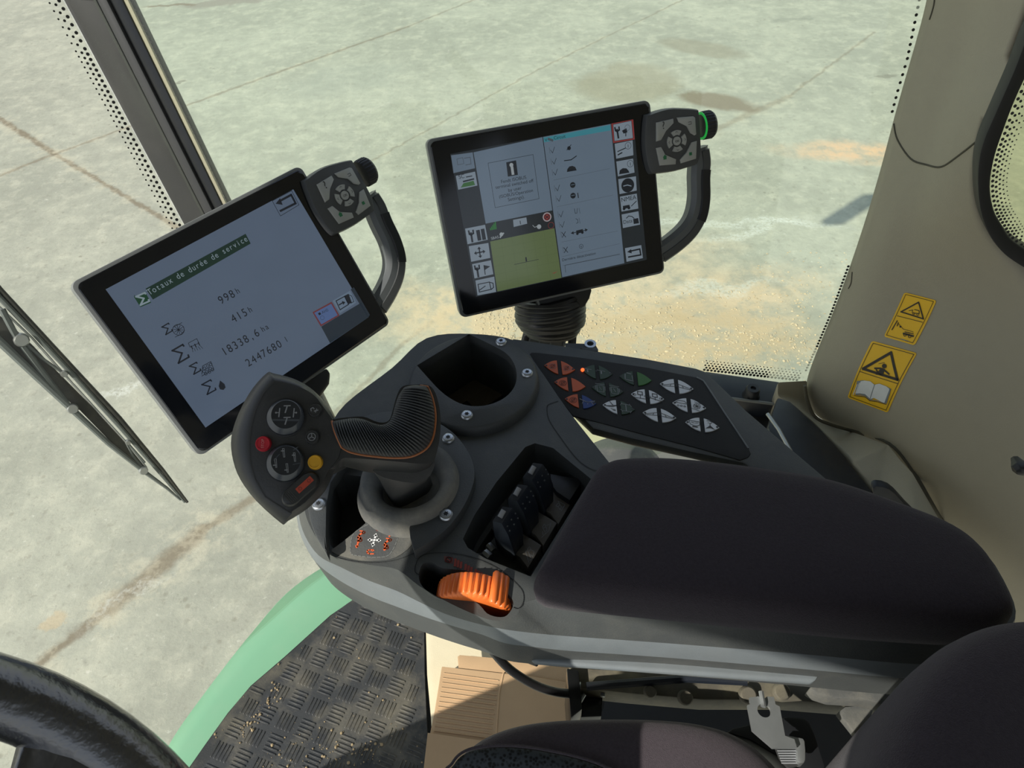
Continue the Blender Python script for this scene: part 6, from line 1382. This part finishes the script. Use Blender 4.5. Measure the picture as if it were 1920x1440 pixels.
    bm = bmesh.new(); q = [c(p) for p in cm2([(1270, 625), (1370, 640), (1405, 665), (1410, 800), (1390, 825), (1350, 810), (1350, 700), (1320, 660)], 2)]; loft(bm, [[W(x, y, -.64)-UP*.012 for x, y in q], [W(x, y, -.64) for x, y in q]]); mkobj('buckle_frame', bm, K['steel'], b, bevel=.001)
    bm = bmesh.new(); q = [c(p) for p in [(1195, 715), (1345, 715), (1355, 845), (1290, 862), (1225, 790)]]; loft(bm, [[W(x, y, -.645)-UP*.004 for x, y in q], [W(x, y, -.645) for x, y in q]]); mkobj('webbing', bm, K['belt'], b)
    bm = bmesh.new()
    for j in range(6): tube(bm, [W(*c((1205+j*6, 735+j*18)), -.6445), W(*c((1350, 735+j*18)), -.6445)], .0007, 5)
    mkobj('webbing_ribs', bm, K['gprint'], b)
    s = thing('buckle_housing', W(1500, 1400, -.72), 'black moulded housing around the seat belt anchor plate', 'housing')
    bm = bmesh.new(); q = [c(p) for p in [(835, 600), (880, 570), (1010, 540), (1280, 485), (1400, 492), (1440, 520), (1480, 610), (1560, 862), (1350, 862), (1000, 650)]]; loft(bm, [[W(x, y, -.67)-UP*.03 for x, y in q], [W(x, y, -.67) for x, y in q]]); mkobj('shell', bm, K['black'], s, bevel=.002)
    # cable
    bm = bmesh.new(); tube(bm, catmull([W(905, 1188, -.60), W(920, 1215, -.63), W(955, 1254, -.66), W(1000, 1283, -.68), W(1040, 1297, -.69), W(1075, 1301, -.697), W(1082, 1300, -.70)], 6, False), .0042, 12)
    tag(mkobj('control_cable', bm, K['cable'], sharp=80), 'thick black cable curving from the console down to the seat frame', 'cable')
    bm = bmesh.new(); tube(bm, catmull([W(920, 1195, -.64), W(955, 1212, -.65), W(990, 1230, -.66), W(1010, 1238, -.66)], 6, False), .006, 10)
    tag(mkobj('wiring_sleeve', bm, K['cable'], sharp=80), 'short black wiring sleeve under the console edge', 'cable')
build_frame()

# ================================================================ UNSEEN NEIGHBOURS THAT THROW SHADOWS
def build_outside():
    # the wing mirror on the cab corner; its shadow lies on the yard
    s = W(1600, 392, -CZ)-SUN_DIR*(3.3/(-SUN_DIR.z)); 
    t = thing('wing_mirror', s, 'black wing mirror outside the cab, above the view', 'mirror')
    bm = bmesh.new(); box(bm, s, .16, .07, .42); mkobj('mirror_head', bm, K['black'], t, bevel=.02)
    bm = bmesh.new(); tube(bm, [s+V((0, 0, .15)), s+V((.1, -.3, .25)), V((-.5, 1.0, 3.66))], .015, 10); mkobj('mirror_arm', bm, K['black'], t)
build_outside()
